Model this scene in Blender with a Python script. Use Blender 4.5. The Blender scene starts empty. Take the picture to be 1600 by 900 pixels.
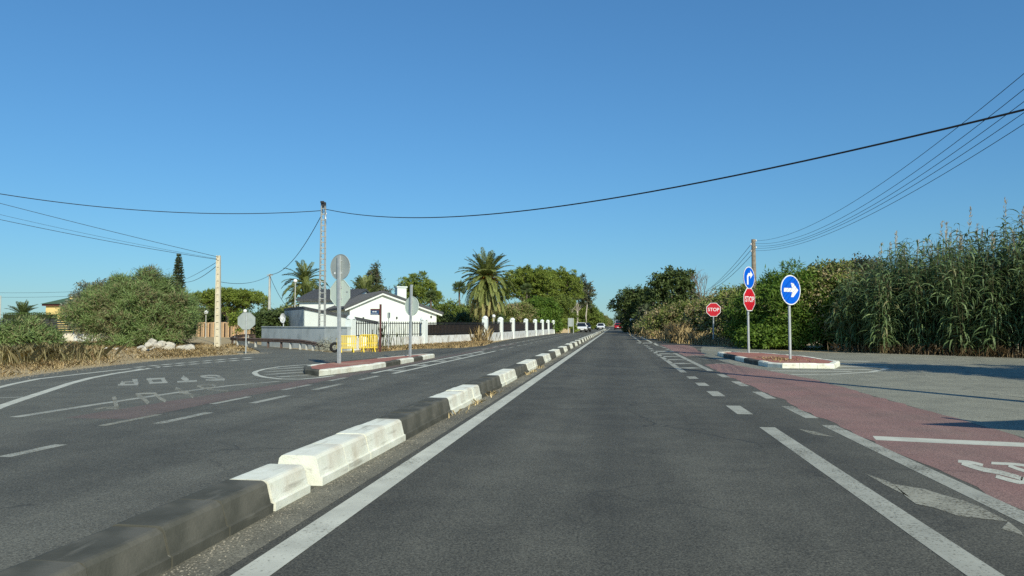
import bpy, bmesh, math, random
import numpy as np
from mathutils import Vector, Matrix

random.seed(7)
RNG = np.random.default_rng(11)
PI = math.pi
SC = bpy.context.scene
COL = SC.collection

# ------------------------------------------------------------------ camera
FPX, VX, VY, CAMH = 1130.0, 962.0, 507.0, 1.22
_th = math.atan((VY - 450) / FPX)
_ps = math.atan((VX - 800) / FPX * math.cos(_th))
cF = np.array([-math.sin(_ps) * math.cos(_th), math.cos(_ps) * math.cos(_th), math.sin(_th)])
cR = np.array([math.cos(_ps), math.sin(_ps), 0.0])
cU = np.cross(cR, cF)
cC = np.array([0, 0, CAMH])
cam = bpy.data.cameras.new('camera')
cam.sensor_width = 36.0
cam.lens = FPX / 1600 * 36
cam.clip_start = 0.1
cam.clip_end = 8000
camo = bpy.data.objects.new('camera', cam)
COL.objects.link(camo)
camo.matrix_world = Matrix(((cR[0], cU[0], -cF[0], 0), (cR[1], cU[1], -cF[1], 0),
                            (cR[2], cU[2], -cF[2], CAMH), (0, 0, 0, 1)))
SC.camera = camo

# ------------------------------------------------------------------ sky, sun, exposure
SUN_AZ, SUN_EL = math.radians(31), math.radians(32)      # azimuth measured from -Y towards +X
w = bpy.data.worlds.new('World')
SC.world = w
w.use_nodes = True
nt = w.node_tree
sky = nt.nodes.new('ShaderNodeTexSky')
sky.sky_type = 'NISHITA'
sky.sun_disc = False
sky.sun_elevation = SUN_EL
sky.sun_rotation = PI - SUN_AZ
sky.altitude = 0
sky.air_density = 1.38
sky.dust_density = 0.0
sky.ozone_density = 10.0
bg = nt.nodes['Background']
bg.inputs[1].default_value = 0.098
gm = nt.nodes.new('ShaderNodeGamma')            # camera-like response of the whole sky
gm.inputs[1].default_value = 0.775
tn = nt.nodes.new('ShaderNodeMixRGB')
tn.blend_type = 'MULTIPLY'
tn.inputs[0].default_value = 1.0
tn.inputs[2].default_value = (0.90, 1.41, 1.69, 1)
nt.links.new(sky.outputs[0], gm.inputs[0])
nt.links.new(gm.outputs[0], tn.inputs[1])
nt.links.new(tn.outputs[0], bg.inputs[0])
sun = bpy.data.lights.new('sun', 'SUN')
sun.energy = 4.9
sun.angle = math.radians(0.53)
sun.color = (1.0, 0.95, 0.78)
suno = bpy.data.objects.new('sun', sun)
COL.objects.link(suno)
sd = Vector((math.sin(SUN_AZ) * math.cos(SUN_EL), -math.cos(SUN_AZ) * math.cos(SUN_EL), math.sin(SUN_EL)))
suno.location = sd * 60
suno.rotation_euler = sd.to_track_quat('Z', 'Y').to_euler()
vs = SC.view_settings
vs.view_transform = 'Standard'
vs.look = 'None'
vs.exposure = 0.0
vs.gamma = 1.0
SC.render.engine = 'CYCLES'
SC.cycles.use_denoising = False
SC.cycles.max_bounces = 6
SC.cycles.transparent_max_bounces = 6


# ------------------------------------------------------------------ pixel helpers
def ray(x, y):
    return cF + cR * (x - 800) / FPX + cU * (450 - y) / FPX


def G(x, y, z=0.0):
    d = ray(x, y)
    return cC + d * ((z - CAMH) / d[2])


def AY(x, y, Y):
    d = ray(x, y)
    return cC + d * (Y / d[1])


# ------------------------------------------------------------------ materials
MATS = {}


def pmat(name, col, rough=0.8, col2=None, scale=6.0, metal=0.0, bump=0.0, bscale=60.0, spec=0.3, col3=None, scale3=1.0, detail=6, coords='Object'):
    """principled material; colour varies by noise between col and col2 (and large patches of col3)"""
    if name in MATS:
        return MATS[name]
    m = bpy.data.materials.new(name)
    m.use_nodes = True
    t = m.node_tree
    b = t.nodes['Principled BSDF']
    b.inputs['Roughness'].default_value = rough
    b.inputs['Metallic'].default_value = metal
    b.inputs['Specular IOR Level'].default_value = spec
    b.inputs['Base Color'].default_value = (*col, 1)
    tc = t.nodes.new('ShaderNodeTexCoord')
    out = None
    if col2:
        n = t.nodes.new('ShaderNodeTexNoise')
        n.inputs['Scale'].default_value = scale
        n.inputs['Detail'].default_value = detail
        t.links.new(tc.outputs[coords], n.inputs['Vector'])
        r = t.nodes.new('ShaderNodeValToRGB')
        r.color_ramp.elements[0].position = 0.35
        r.color_ramp.elements[1].position = 0.65
        r.color_ramp.elements[0].color = (*col, 1)
        r.color_ramp.elements[1].color = (*col2, 1)
        t.links.new(n.outputs[0], r.inputs[0])
        out = r.outputs[0]
        if col3:
            n3 = t.nodes.new('ShaderNodeTexNoise')
            n3.inputs['Scale'].default_value = scale3
            n3.inputs['Detail'].default_value = 5
            t.links.new(tc.outputs[coords], n3.inputs['Vector'])
            mr = t.nodes.new('ShaderNodeMapRange')
            mr.inputs[1].default_value = 0.5
            mr.inputs[2].default_value = 0.68
            t.links.new(n3.outputs[0], mr.inputs[0])
            mx = t.nodes.new('ShaderNodeMixRGB')
            t.links.new(mr.outputs[0], mx.inputs[0])
            t.links.new(out, mx.inputs[1])
            mx.inputs[2].default_value = (*col3, 1)
            out = mx.outputs[0]
        t.links.new(out, b.inputs['Base Color'])
    if bump:
        n2 = t.nodes.new('ShaderNodeTexNoise')
        n2.inputs['Scale'].default_value = bscale
        n2.inputs['Detail'].default_value = 4
        t.links.new(tc.outputs[coords], n2.inputs['Vector'])
        bp = t.nodes.new('ShaderNodeBump')
        bp.inputs['Strength'].default_value = bump
        bp.inputs['Distance'].default_value = 0.02
        t.links.new(n2.outputs[0], bp.inputs['Height'])
        t.links.new(bp.outputs[0], b.inputs['Normal'])
    MATS[name] = m
    return m


def road_mat(name, dark, light, tint=None, stain=0.5, streak=True, tracks=None):
    """asphalt: fine stone speckle, mid blotches, long wear streaks along the road"""
    if name in MATS:
        return MATS[name]
    m = bpy.data.materials.new(name)
    m.use_nodes = True
    t = m.node_tree
    L = t.links
    b = t.nodes['Principled BSDF']
    b.inputs['Roughness'].default_value = 0.82
    b.inputs['Specular IOR Level'].default_value = 0.35
    tc = t.nodes.new('ShaderNodeTexCoord')

    def noise(scale, det, vec=None, rough=0.6):
        n = t.nodes.new('ShaderNodeTexNoise')
        n.inputs['Scale'].default_value = scale
        n.inputs['Detail'].default_value = det
        n.inputs['Roughness'].default_value = rough
        L.new(vec or tc.outputs['Object'], n.inputs['Vector'])
        return n.outputs[0]

    def rng(v, a, b_, c, d):
        r = t.nodes.new('ShaderNodeMapRange')
        for i, q in enumerate((a, b_, c, d)):
            r.inputs[i + 1].default_value = q
        L.new(v, r.inputs[0])
        return r.outputs[0]

    def mul(a, b_):
        x = t.nodes.new('ShaderNodeMath')
        x.operation = 'MULTIPLY'
        L.new(a, x.inputs[0])
        L.new(b_, x.inputs[1])
        return x.outputs[0]
    vor = t.nodes.new('ShaderNodeTexVoronoi')
    vor.inputs['Scale'].default_value = 125
    L.new(tc.outputs['Object'], vor.inputs['Vector'])
    sp = rng(vor.outputs['Color'], 0.0, 1.0, 0.48, 1.55)
    fine = rng(noise(60, 3), 0.3, 0.7, 0.7, 1.3)
    mid = rng(noise(1.7, 5), 0.3, 0.7, 1 - 0.22 * stain, 1 + 0.22 * stain)
    big = rng(noise(0.23, 4), 0.3, 0.7, 1 - 0.25 * stain, 1 + 0.25 * stain)
    v = mul(mul(sp, fine), mul(mid, big))
    if streak:
        mp = t.nodes.new('ShaderNodeMapping')
        mp.inputs['Scale'].default_value = (1.0, 0.03, 1)
        L.new(tc.outputs['Object'], mp.inputs['Vector'])
        v = mul(v, rng(noise(2.2, 4, mp.outputs[0]), 0.3, 0.7, 0.86, 1.14))
    if tracks:
        sx = t.nodes.new('ShaderNodeSeparateXYZ')
        L.new(tc.outputs['Object'], sx.inputs[0])
        wv = t.nodes.new('ShaderNodeMath')
        wv.operation = 'MULTIPLY_ADD'
        wv.inputs[1].default_value = 2 * PI / tracks[1]
        wv.inputs[2].default_value = -tracks[0] * 2 * PI / tracks[1]
        L.new(sx.outputs[0], wv.inputs[0])
        cs = t.nodes.new('ShaderNodeMath')
        cs.operation = 'COSINE'
        L.new(wv.outputs[0], cs.inputs[0])
        v = mul(v, rng(cs.outputs[0], -1, 1, 1.10, 0.90))
    mx = t.nodes.new('ShaderNodeMixRGB')
    L.new(rng(v, 0.4, 1.7, 0, 1), mx.inputs[0])
    mx.inputs[1].default_value = (*dark, 1)
    mx.inputs[2].default_value = (*light, 1)
    col = mx.outputs[0]
    # crack sealant and old tar spots
    dn = noise(0.9, 8, rough=0.7)
    m2 = t.nodes.new('ShaderNodeMixRGB')
    L.new(rng(dn, 0.66, 0.72, 0, 0.45), m2.inputs[0])
    L.new(col, m2.inputs[1])
    m2.inputs[2].default_value = (0.03, 0.03, 0.032, 1)
    col = m2.outputs[0]
    # hairline cracks, only in some stretches
    vc = t.nodes.new('ShaderNodeTexVoronoi')
    vc.feature = 'DISTANCE_TO_EDGE'
    vc.inputs['Scale'].default_value = 0.55
    dis = t.nodes.new('ShaderNodeMixRGB')
    dis.blend_type = 'ADD'
    dis.inputs[0].default_value = 0.35
    nn_ = t.nodes.new('ShaderNodeTexNoise')
    nn_.inputs['Scale'].default_value = 3.0
    nn_.inputs['Detail'].default_value = 6
    L.new(tc.outputs['Object'], nn_.inputs['Vector'])
    L.new(tc.outputs['Object'], dis.inputs[1])
    L.new(nn_.outputs['Color'], dis.inputs[2])
    L.new(dis.outputs[0], vc.inputs['Vector'])
    ck = mul(rng(vc.outputs['Distance'], 0.004, 0.010, 0.55, 0.0), rng(noise(0.17, 3), 0.50, 0.58, 0, 1))
    m5 = t.nodes.new('ShaderNodeMixRGB')
    L.new(ck, m5.inputs[0])
    L.new(col, m5.inputs[1])
    m5.inputs[2].default_value = (0.02, 0.02, 0.018, 1)
    col = m5.outputs[0]
    if tint:
        m3 = t.nodes.new('ShaderNodeMixRGB')
        L.new(rng(noise(0.7, 6), 0.3, 0.62, 1.0, 0.35), m3.inputs[0])
        L.new(col, m3.inputs[1])
        m4 = t.nodes.new('ShaderNodeMixRGB')
        m4.blend_type = 'MULTIPLY'
        m4.inputs[0].default_value = 1
        m4.inputs[1].default_value = (*tint, 1)
        sc = t.nodes.new('ShaderNodeCombineXYZ')
        for i in range(3):
            L.new(rng(v, 0.4, 1.7, 0.6, 1.4), sc.inputs[i])
        L.new(sc.outputs[0], m4.inputs[2])
        L.new(m4.outputs[0], m3.inputs[2])
        col = m3.outputs[0]
    L.new(col, b.inputs['Base Color'])
    bp = t.nodes.new('ShaderNodeBump')
    bp.inputs['Strength'].default_value = 0.55
    bp.inputs['Distance'].default_value = 0.012
    L.new(sp, bp.inputs['Height'])
    L.new(bp.outputs[0], b.inputs['Normal'])
    MATS[name] = m
    return m


def paint_mat(name, col, under, wear=0.5):
    """thermoplastic line paint worn through to the asphalt in specks"""
    if name in MATS:
        return MATS[name]
    m = bpy.data.materials.new(name)
    m.use_nodes = True
    t = m.node_tree
    L = t.links
    b = t.nodes['Principled BSDF']
    b.inputs['Roughness'].default_value = 0.75
    b.inputs['Specular IOR Level'].default_value = 0.3
    tc = t.nodes.new('ShaderNodeTexCoord')
    n1 = t.nodes.new('ShaderNodeTexNoise')
    n1.inputs['Scale'].default_value = 38
    n1.inputs['Detail'].default_value = 4
    n1.inputs['Roughness'].default_value = 0.75
    n2 = t.nodes.new('ShaderNodeTexNoise')
    n2.inputs['Scale'].default_value = 1.3
    n2.inputs['Detail'].default_value = 5
    L.new(tc.outputs['Object'], n1.inputs['Vector'])
    L.new(tc.outputs['Object'], n2.inputs['Vector'])
    a = t.nodes.new('ShaderNodeMath')
    a.operation = 'MULTIPLY_ADD'
    L.new(n2.outputs[0], a.inputs[0])
    a.inputs[1].default_value = 0.55
    L.new(n1.outputs[0], a.inputs[2])
    r = t.nodes.new('ShaderNodeMapRange')
    c = 0.52 + 0.5 * wear
    r.inputs[1].default_value = c - 0.10
    r.inputs[2].default_value = c + 0.10
    L.new(a.outputs[0], r.inputs[0])
    n3 = t.nodes.new('ShaderNodeTexNoise')
    n3.inputs['Scale'].default_value = 4.0
    n3.inputs['Detail'].default_value = 6
    L.new(tc.outputs['Object'], n3.inputs['Vector'])
    mx = t.nodes.new('ShaderNodeMixRGB')
    L.new(n3.outputs[0], mx.inputs[0])
    mx.inputs[1].default_value = (*[0.62 * q for q in col], 1)
    mx.inputs[2].default_value = (*[1.3 * q for q in col], 1)
    L.new(mx.outputs[0], b.inputs['Base Color'])
    tp = t.nodes.new('ShaderNodeBsdfTransparent')
    ms = t.nodes.new('ShaderNodeMixShader')
    L.new(r.outputs[0], ms.inputs[0])
    L.new(tp.outputs[0], ms.inputs[1])
    L.new(b.outputs[0], ms.inputs[2])
    L.new(ms.outputs[0], t.nodes['Material Output'].inputs['Surface'])
    MATS[name] = m
    return m


def leaf_mat(name, c1, c2, trans=0.28, rough=0.55, dry=None, dryf=0.0):
    if name in MATS:
        return MATS[name]
    m = bpy.data.materials.new(name)
    m.use_nodes = True
    t = m.node_tree
    L = t.links
    b = t.nodes['Principled BSDF']
    b.inputs['Roughness'].default_value = rough
    b.inputs['Specular IOR Level'].default_value = 0.25
    g = t.nodes.new('ShaderNodeNewGeometry')
    mx = t.nodes.new('ShaderNodeMixRGB')
    L.new(g.outputs['Random Per Island'], mx.inputs[0])
    mx.inputs[1].default_value = (*c1, 1)
    mx.inputs[2].default_value = (*c2, 1)
    col = mx.outputs[0]
    tc = t.nodes.new('ShaderNodeTexCoord')
    n = t.nodes.new('ShaderNodeTexNoise')
    n.inputs['Scale'].default_value = 0.9
    n.inputs['Detail'].default_value = 3
    L.new(tc.outputs['Object'], n.inputs['Vector'])
    hs = t.nodes.new('ShaderNodeHueSaturation')
    r = t.nodes.new('ShaderNodeMapRange')
    r.inputs[1].default_value = 0.3
    r.inputs[2].default_value = 0.7
    r.inputs[3].default_value = 0.72
    r.inputs[4].default_value = 1.3
    L.new(n.outputs[0], r.inputs[0])
    L.new(r.outputs[0], hs.inputs['Value'])
    L.new(col, hs.inputs['Color'])
    col = hs.outputs[0]
    if dry:
        n3 = t.nodes.new('ShaderNodeTexNoise')
        n3.inputs['Scale'].default_value = 0.7
        n3.inputs['Detail'].default_value = 4
        mp = t.nodes.new('ShaderNodeMapping')
        mp.inputs['Location'].default_value = (7, 3, 1)
        L.new(tc.outputs['Object'], mp.inputs['Vector'])
        L.new(mp.outputs[0], n3.inputs['Vector'])
        ad = t.nodes.new('ShaderNodeMath')
        ad.operation = 'MULTIPLY_ADD'
        L.new(g.outputs['Random Per Island'], ad.inputs[0])
        ad.inputs[1].default_value = 0.35
        L.new(n3.outputs[0], ad.inputs[2])
        rr = t.nodes.new('ShaderNodeMapRange')
        rr.inputs[1].default_value = 0.95 - 0.5 * dryf
        rr.inputs[2].default_value = 1.02 - 0.5 * dryf
        L.new(ad.outputs[0], rr.inputs[0])
        m3 = t.nodes.new('ShaderNodeMixRGB')
        L.new(rr.outputs[0], m3.inputs[0])
        L.new(col, m3.inputs[1])
        m3.inputs[2].default_value = (*dry, 1)
        col = m3.outputs[0]
    L.new(col, b.inputs['Base Color'])
    tr = t.nodes.new('ShaderNodeBsdfTranslucent')
    L.new(col, tr.inputs['Color'])
    ms = t.nodes.new('ShaderNodeMixShader')
    ms.inputs[0].default_value = trans
    L.new(b.outputs[0], ms.inputs[1])
    L.new(tr.outputs[0], ms.inputs[2])
    L.new(ms.outputs[0], t.nodes['Material Output'].inputs['Surface'])
    MATS[name] = m
    return m


ASPH = (0.085, 0.083, 0.064)
M_road = road_mat('asphalt_main', (0.030, 0.029, 0.0225), (0.158, 0.152, 0.116), stain=0.75, tracks=(0.0, 1.75))
M_roadL = road_mat('asphalt_old', (0.058, 0.057, 0.044), (0.225, 0.220, 0.168), stain=0.8, streak=False)
M_roadR = road_mat('asphalt_pale', (0.115, 0.113, 0.086), (0.375, 0.370, 0.28), stain=0.8, streak=False)
M_red = road_mat('asphalt_red', (0.085, 0.062, 0.052), (0.345, 0.25, 0.20), tint=(0.30, 0.165, 0.14))
M_redL = road_mat('asphalt_red_faded', (0.055, 0.050, 0.040), (0.235, 0.205, 0.16), tint=(0.165, 0.120, 0.10))
M_roadM = road_mat('asphalt_left_lane', (0.040, 0.039, 0.030), (0.190, 0.184, 0.142), stain=0.75, tracks=(-4.2, 1.75))
M_dust = road_mat('asphalt_dusty', (0.07, 0.066, 0.048), (0.30, 0.28, 0.205), stain=1.3)
M_dirt = pmat('dry_earth', (0.47, 0.37, 0.20), 0.95, (0.32, 0.235, 0.12), 3.2, bump=0.6, bscale=14, col3=(0.44, 0.36, 0.21), scale3=0.6)
M_line = paint_mat('line_paint', (0.55, 0.55, 0.45), ASPH, 0.16)
M_lineW = paint_mat('line_paint_worn', (0.38, 0.38, 0.31), ASPH, 0.30)
M_lineWW = paint_mat('line_paint_very_worn', (0.34, 0.33, 0.255), ASPH, 0.41)
M_white = pmat('white_plaster', (0.76, 0.82, 0.78), 0.85, (0.70, 0.76, 0.72), 1.2, bump=0.15, bscale=30)
M_whiteB = pmat('white_plaster_stained', (0.80, 0.82, 0.79), 0.88, (0.66, 0.67, 0.62), 3.0, bump=0.3, bscale=20, col3=(0.45, 0.42, 0.36), scale3=2.6)
M_kerbW = pmat('kerb_white_paint', (0.72, 0.73, 0.60), 0.85, (0.84, 0.85, 0.73), 7, bump=0.15, bscale=60, col3=(0.66, 0.63, 0.51), scale3=3.4, spec=.15)
M_kerbB = pmat('kerb_black_paint', (0.075, 0.075, 0.060), 0.85, (0.105, 0.104, 0.084), 4, bump=0.12, bscale=60, col3=(0.135, 0.13, 0.105), scale3=3.5, spec=.12)
M_redpave = pmat('red_paving', (0.31, 0.12, 0.085), 0.9, (0.37, 0.165, 0.12), 9, bump=0.3, bscale=50, col3=(0.40, 0.235, 0.165), scale3=0.9)
M_galv = pmat('galvanised_steel', (0.42, 0.45, 0.45), 0.5, (0.52, 0.55, 0.54), 9, metal=0.35, spec=0.4)
M_signback = pmat('sign_back_grey', (0.30, 0.34, 0.33), 0.55, (0.36, 0.40, 0.38), 3, metal=0.2)
M_signbackP = pmat('sign_back_pale', (0.47, 0.56, 0.49), 0.6, (0.52, 0.60, 0.53), 3)
M_signblue = pmat('sign_blue', (0.0, 0.105, 0.62), 0.4, (0.0, 0.12, 0.66), 3, spec=0.45)
M_signred = pmat('sign_red', (0.52, 0.012, 0.025), 0.4, (0.56, 0.016, 0.03), 3, spec=0.45)
M_signwhite = pmat('sign_white', (0.82, 0.84, 0.84), 0.45, (0.78, 0.80, 0.80), 4)
M_conc = pmat('pole_concrete', (0.55, 0.50, 0.37), 0.9, (0.62, 0.57, 0.44), 4, bump=0.3, bscale=30)
M_concB = pmat('pole_concrete_grey', (0.42, 0.42, 0.37), 0.9, (0.50, 0.50, 0.45), 4, bump=0.3, bscale=30)
M_wood = pmat('pole_wood', (0.22, 0.18, 0.13), 0.9, (0.32, 0.27, 0.20), 8, bump=0.4, bscale=25)
M_wire = pmat('wire_black', (0.02, 0.02, 0.022), 0.6)
M_dark = pmat('dark_metal', (0.02, 0.02, 0.022), 0.55)
M_greywall_shade = pmat('grey_wall_and_side_shade', (0.40, 0.45, 0.45), 0.85, (0.47, 0.52, 0.52), 1.4, bump=0.2, bscale=25, col3=(0.33, 0.37, 0.37), scale3=1.5)  # grey wall paint, also the painted shade on the lean-to side
M_tile = pmat('dark_roof_tile', (0.055, 0.06, 0.066), 0.7, (0.09, 0.095, 0.10), 6, bump=0.3)
M_greentile = pmat('green_roof_tile', (0.055, 0.10, 0.055), 0.7, (0.075, 0.13, 0.07), 6)
M_yellowwall = pmat('yellow_plaster', (0.78, 0.60, 0.25), 0.9, (0.72, 0.55, 0.22), 2)
M_brick = pmat('tan_brick', (0.55, 0.36, 0.19), 0.9, (0.62, 0.43, 0.25), 5, bump=0.3, bscale=20)
M_yellow = pmat('barrier_yellow', (0.72, 0.52, 0.04), 0.55, (0.78, 0.58, 0.07), 5)
M_brown = pmat('brown_post', (0.095, 0.035, 0.03), 0.6)
M_navy = pmat('name_plate_blue', (0.03, 0.075, 0.16), 0.5)
M_rust = pmat('rusty_steel', (0.085, 0.06, 0.05), 0.8, (0.15, 0.11, 0.09), 5)
M_bark = pmat('bark', (0.12, 0.09, 0.065), 0.95, (0.19, 0.15, 0.11), 9, bump=0.6, bscale=20)
M_barkpale = pmat('pale_bark', (0.50, 0.46, 0.38), 0.9, (0.36, 0.32, 0.26), 5)
M_twig = pmat('twig', (0.17, 0.13, 0.095), 0.95, (0.24, 0.19, 0.14), 9)
M_rock = pmat('limestone', (0.58, 0.55, 0.46), 0.95, (0.42, 0.38, 0.30), 4, bump=0.6, bscale=12)
M_rubber = pmat('rubber', (0.018, 0.018, 0.018), 0.85)
M_stone = pmat('ochre_stone', (0.50, 0.38, 0.22), 0.95, (0.60, 0.48, 0.30), 5, bump=0.5, bscale=14)
M_screen = pmat('cane_screen', (0.050, 0.036, 0.027), 0.95, (0.085, 0.062, 0.045), 9)
M_globe = pmat('lamp_globe', (0.80, 0.82, 0.80), 0.3)
M_glass = pmat('car_glass', (0.012, 0.015, 0.02), 0.08, spec=0.6)
M_plastic = pmat('black_plastic', (0.02, 0.02, 0.022), 0.5)
M_tail = pmat('tail_lamp', (0.35, 0.005, 0.01), 0.2)
M_headl = pmat('head_lamp', (0.75, 0.78, 0.80), 0.15)
M_rim = pmat('wheel_rim', (0.45, 0.46, 0.48), 0.35, metal=0.7)


def car_paint(name, col):
    m = pmat(name, col, 0.3, spec=0.5)
    m.node_tree.nodes['Principled BSDF'].inputs['Coat Weight'].default_value = 0.5
    return m


# ------------------------------------------------------------------ object helpers
def tag(o, label, cat, group=None):
    o['label'] = label
    o['category'] = cat
    if group:
        o['group'] = group
    return o


def link(o, parent=None):
    COL.objects.link(o)
    if parent:
        o.parent = parent
    return o


def thing(name, label, cat, loc=(0, 0, 0), rz=0.0, group=None):
    o = bpy.data.objects.new(name, None)
    o.empty_display_size = 0.2
    link(o)
    o.location = loc
    o.rotation_euler = (0, 0, rz)
    return tag(o, label, cat, group)


def struct(o):
    o['kind'] = 'structure'
    return o


def stuff(o, label=None, cat=None):
    o['kind'] = 'stuff'
    if label:
        tag(o, label, cat)
    return o


class MB:
    def __init__(self):
        self.v = []
        self.f = []

    def add(self, vs_, fs):
        n = len(self.v)
        self.v += [tuple(p) for p in vs_]
        self.f += [tuple(i + n for i in f) for f in fs]
        return self

    def box(self, c, s, rz=0.0, rot=None):
        x, y, z = s[0] / 2, s[1] / 2, s[2] / 2
        p = [Vector((a * x, b * y, d * z)) for d in (-1, 1) for a, b in ((-1, -1), (1, -1), (1, 1), (-1, 1))]
        m = rot or Matrix.Rotation(rz, 3, 'Z')
        c = Vector(c)
        return self.add([m @ q + c for q in p],
                        [(3, 2, 1, 0), (4, 5, 6, 7), (0, 1, 5, 4), (1, 2, 6, 5), (2, 3, 7, 6), (3, 0, 4, 7)])

    def bar(self, a, b, wx, wy=None):
        """square bar between two points"""
        a, b = Vector(a), Vector(b)
        d = b - a
        q = d.to_track_quat('Z', 'Y').to_matrix()
        return self.box((a + b) / 2, (wx, wy or wx, d.length), rot=q)

    def tube(self, pts, rad, n=8, cap=True):
        pts = [Vector(p) for p in pts]
        if not hasattr(rad, '__len__'):
            rad = [rad] * len(pts)
        vs_, fs = [], []
        for i, p in enumerate(pts):
            d = (pts[min(i + 1, len(pts) - 1)] - pts[max(i - 1, 0)])
            q = d.to_track_quat('Z', 'Y').to_matrix()
            for k in range(n):
                a = 2 * PI * k / n
                vs_.append(p + q @ Vector((math.cos(a) * rad[i], math.sin(a) * rad[i], 0)))
        for i in range(len(pts) - 1):
            for k in range(n):
                k2 = (k + 1) % n
                fs.append((i * n + k, i * n + k2, (i + 1) * n + k2, (i + 1) * n + k))
        if cap:
            fs.append(tuple(reversed(range(n))))
            fs.append(tuple(range((len(pts) - 1) * n, len(pts) * n)))
        return self.add(vs_, fs)

    def lathe(self, prof, c=(0, 0, 0), n=12):
        vs_, fs = [], []
        for r, z in prof:
            for k in range(n):
                a = 2 * PI * k / n
                vs_.append((c[0] + r * math.cos(a), c[1] + r * math.sin(a), c[2] + z))
        for i in range(len(prof) - 1):
            for k in range(n):
                k2 = (k + 1) % n
                fs.append((i * n + k, i * n + k2, (i + 1) * n + k2, (i + 1) * n + k))
        fs.append(tuple(reversed(range(n))))
        fs.append(tuple(range((len(prof) - 1) * n, len(prof) * n)))
        return self.add(vs_, fs)

    def extrude(self, poly, vec):
        """closed prism from polygon (3d points) swept by vec"""
        n = len(poly)
        p = [Vector(q) for q in poly]
        v = Vector(vec)
        fs = [tuple(range(n)), tuple(reversed(range(n, 2 * n)))]
        for i in range(n):
            j = (i + 1) % n
            fs.append((j, i, n + i, n + j))
        return self.add(p + [q + v for q in p], fs)

    def build(self, name, mat, parent=None, bevel=0.0, smooth=False):
        me = bpy.data.meshes.new(name)
        bm = bmesh.new()
        vs_ = [bm.verts.new(p) for p in self.v]
        for f in self.f:
            try:
                bm.faces.new([vs_[i] for i in f])
            except ValueError:
                pass
        bmesh.ops.recalc_face_normals(bm, faces=bm.faces)
        if bevel:
            bmesh.ops.bevel(bm, geom=[e for e in bm.edges if e.is_manifold and e.calc_face_angle(0) > 0.5], offset=bevel, segments=2, affect='EDGES', profile=0.6)
        if smooth:
            for f in bm.faces:
                f.smooth = True
        bm.to_mesh(me)
        bm.free()
        me.materials.append(mat)
        o = bpy.data.objects.new(name, me)
        return link(o, parent)


def inst(src, name, parent=None):
    o = bpy.data.objects.new(name, src.data)
    return link(o, parent)


def sheet(name, pts, z, mat):
    me = bpy.data.meshes.new(name)
    bm = bmesh.new()
    f = bm.faces.new([bm.verts.new((p[0], p[1], z)) for p in pts])
    f.normal_update()
    if f.normal.z < 0:
        f.normal_flip()
    bmesh.ops.triangulate(bm, faces=[f])
    bm.to_mesh(me)
    bm.free()
    me.materials.append(mat)
    return struct(link(bpy.data.objects.new(name, me)))


def sheets(name, polys, z, mat, parent=None):
    """several painted patches of one marking"""
    me = bpy.data.meshes.new(name)
    bm = bmesh.new()
    for pts in polys:
        f = bm.faces.new([bm.verts.new((p[0], p[1], z)) for p in pts])
        f.normal_update()
        if f.normal.z < 0:
            f.normal_flip()
    bmesh.ops.triangulate(bm, faces=bm.faces[:])
    bm.to_mesh(me)
    bm.free()
    me.materials.append(mat)
    o = link(bpy.data.objects.new(name, me), parent)
    return o if parent else struct(o)


def ribbon(pts, wd):
    """polygon of constant width along a ground polyline"""
    P = [Vector((p[0], p[1])) for p in pts]
    a, b = [], []
    for i, p in enumerate(P):
        d = (P[min(i + 1, len(P) - 1)] - P[max(i - 1, 0)]).normalized()
        n = Vector((-d.y, d.x)) * wd / 2
        a.append(p + n)
        b.append(p - n)
    return [[a[i], a[i + 1], b[i + 1], b[i]] for i in range(len(P) - 1)]


def rect(x0, x1, y0, y1):
    return [(x0, y0), (x1, y0), (x1, y1), (x0, y1)]


def gpx(pts, z=0.0):
    return [tuple(G(x, y, z)[:2]) for x, y in pts]


# ------------------------------------------------------------------ foliage
def quads_mesh(name, V, mat, parent=None, nv=4):
    """V: (N, nv, 3) array of separate polygons"""
    n = len(V)
    me = bpy.data.meshes.new(name)
    me.vertices.add(n * nv)
    me.loops.add(n * nv)
    me.polygons.add(n)
    me.vertices.foreach_set('co', V.reshape(-1).astype(np.float32))
    me.loops.foreach_set('vertex_index', np.arange(n * nv, dtype=np.int32))
    me.polygons.foreach_set('loop_start', np.arange(0, n * nv, nv, dtype=np.int32))
    me.update(calc_edges=True)
    me.materials.append(mat)
    return link(bpy.data.objects.new(name, me), parent)


def unit(a):
    return a / (np.linalg.norm(a, axis=-1, keepdims=True) + 1e-9)


def leaves(P, D, L, W, N=None):
    """diamond leaves at P pointing along D, blade facing roughly N"""
    n = len(P)
    S = unit(np.cross(D, RNG.normal(size=(n, 3)) if N is None else N))
    L = np.broadcast_to(np.asarray(L, float).reshape(-1, 1), (n, 1))
    W = np.broadcast_to(np.asarray(W, float).reshape(-1, 1), (n, 1))
    mid = P + D * L * 0.5
    return np.stack([P, mid + S * W / 2, P + D * L, mid - S * W / 2], 1)


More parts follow.
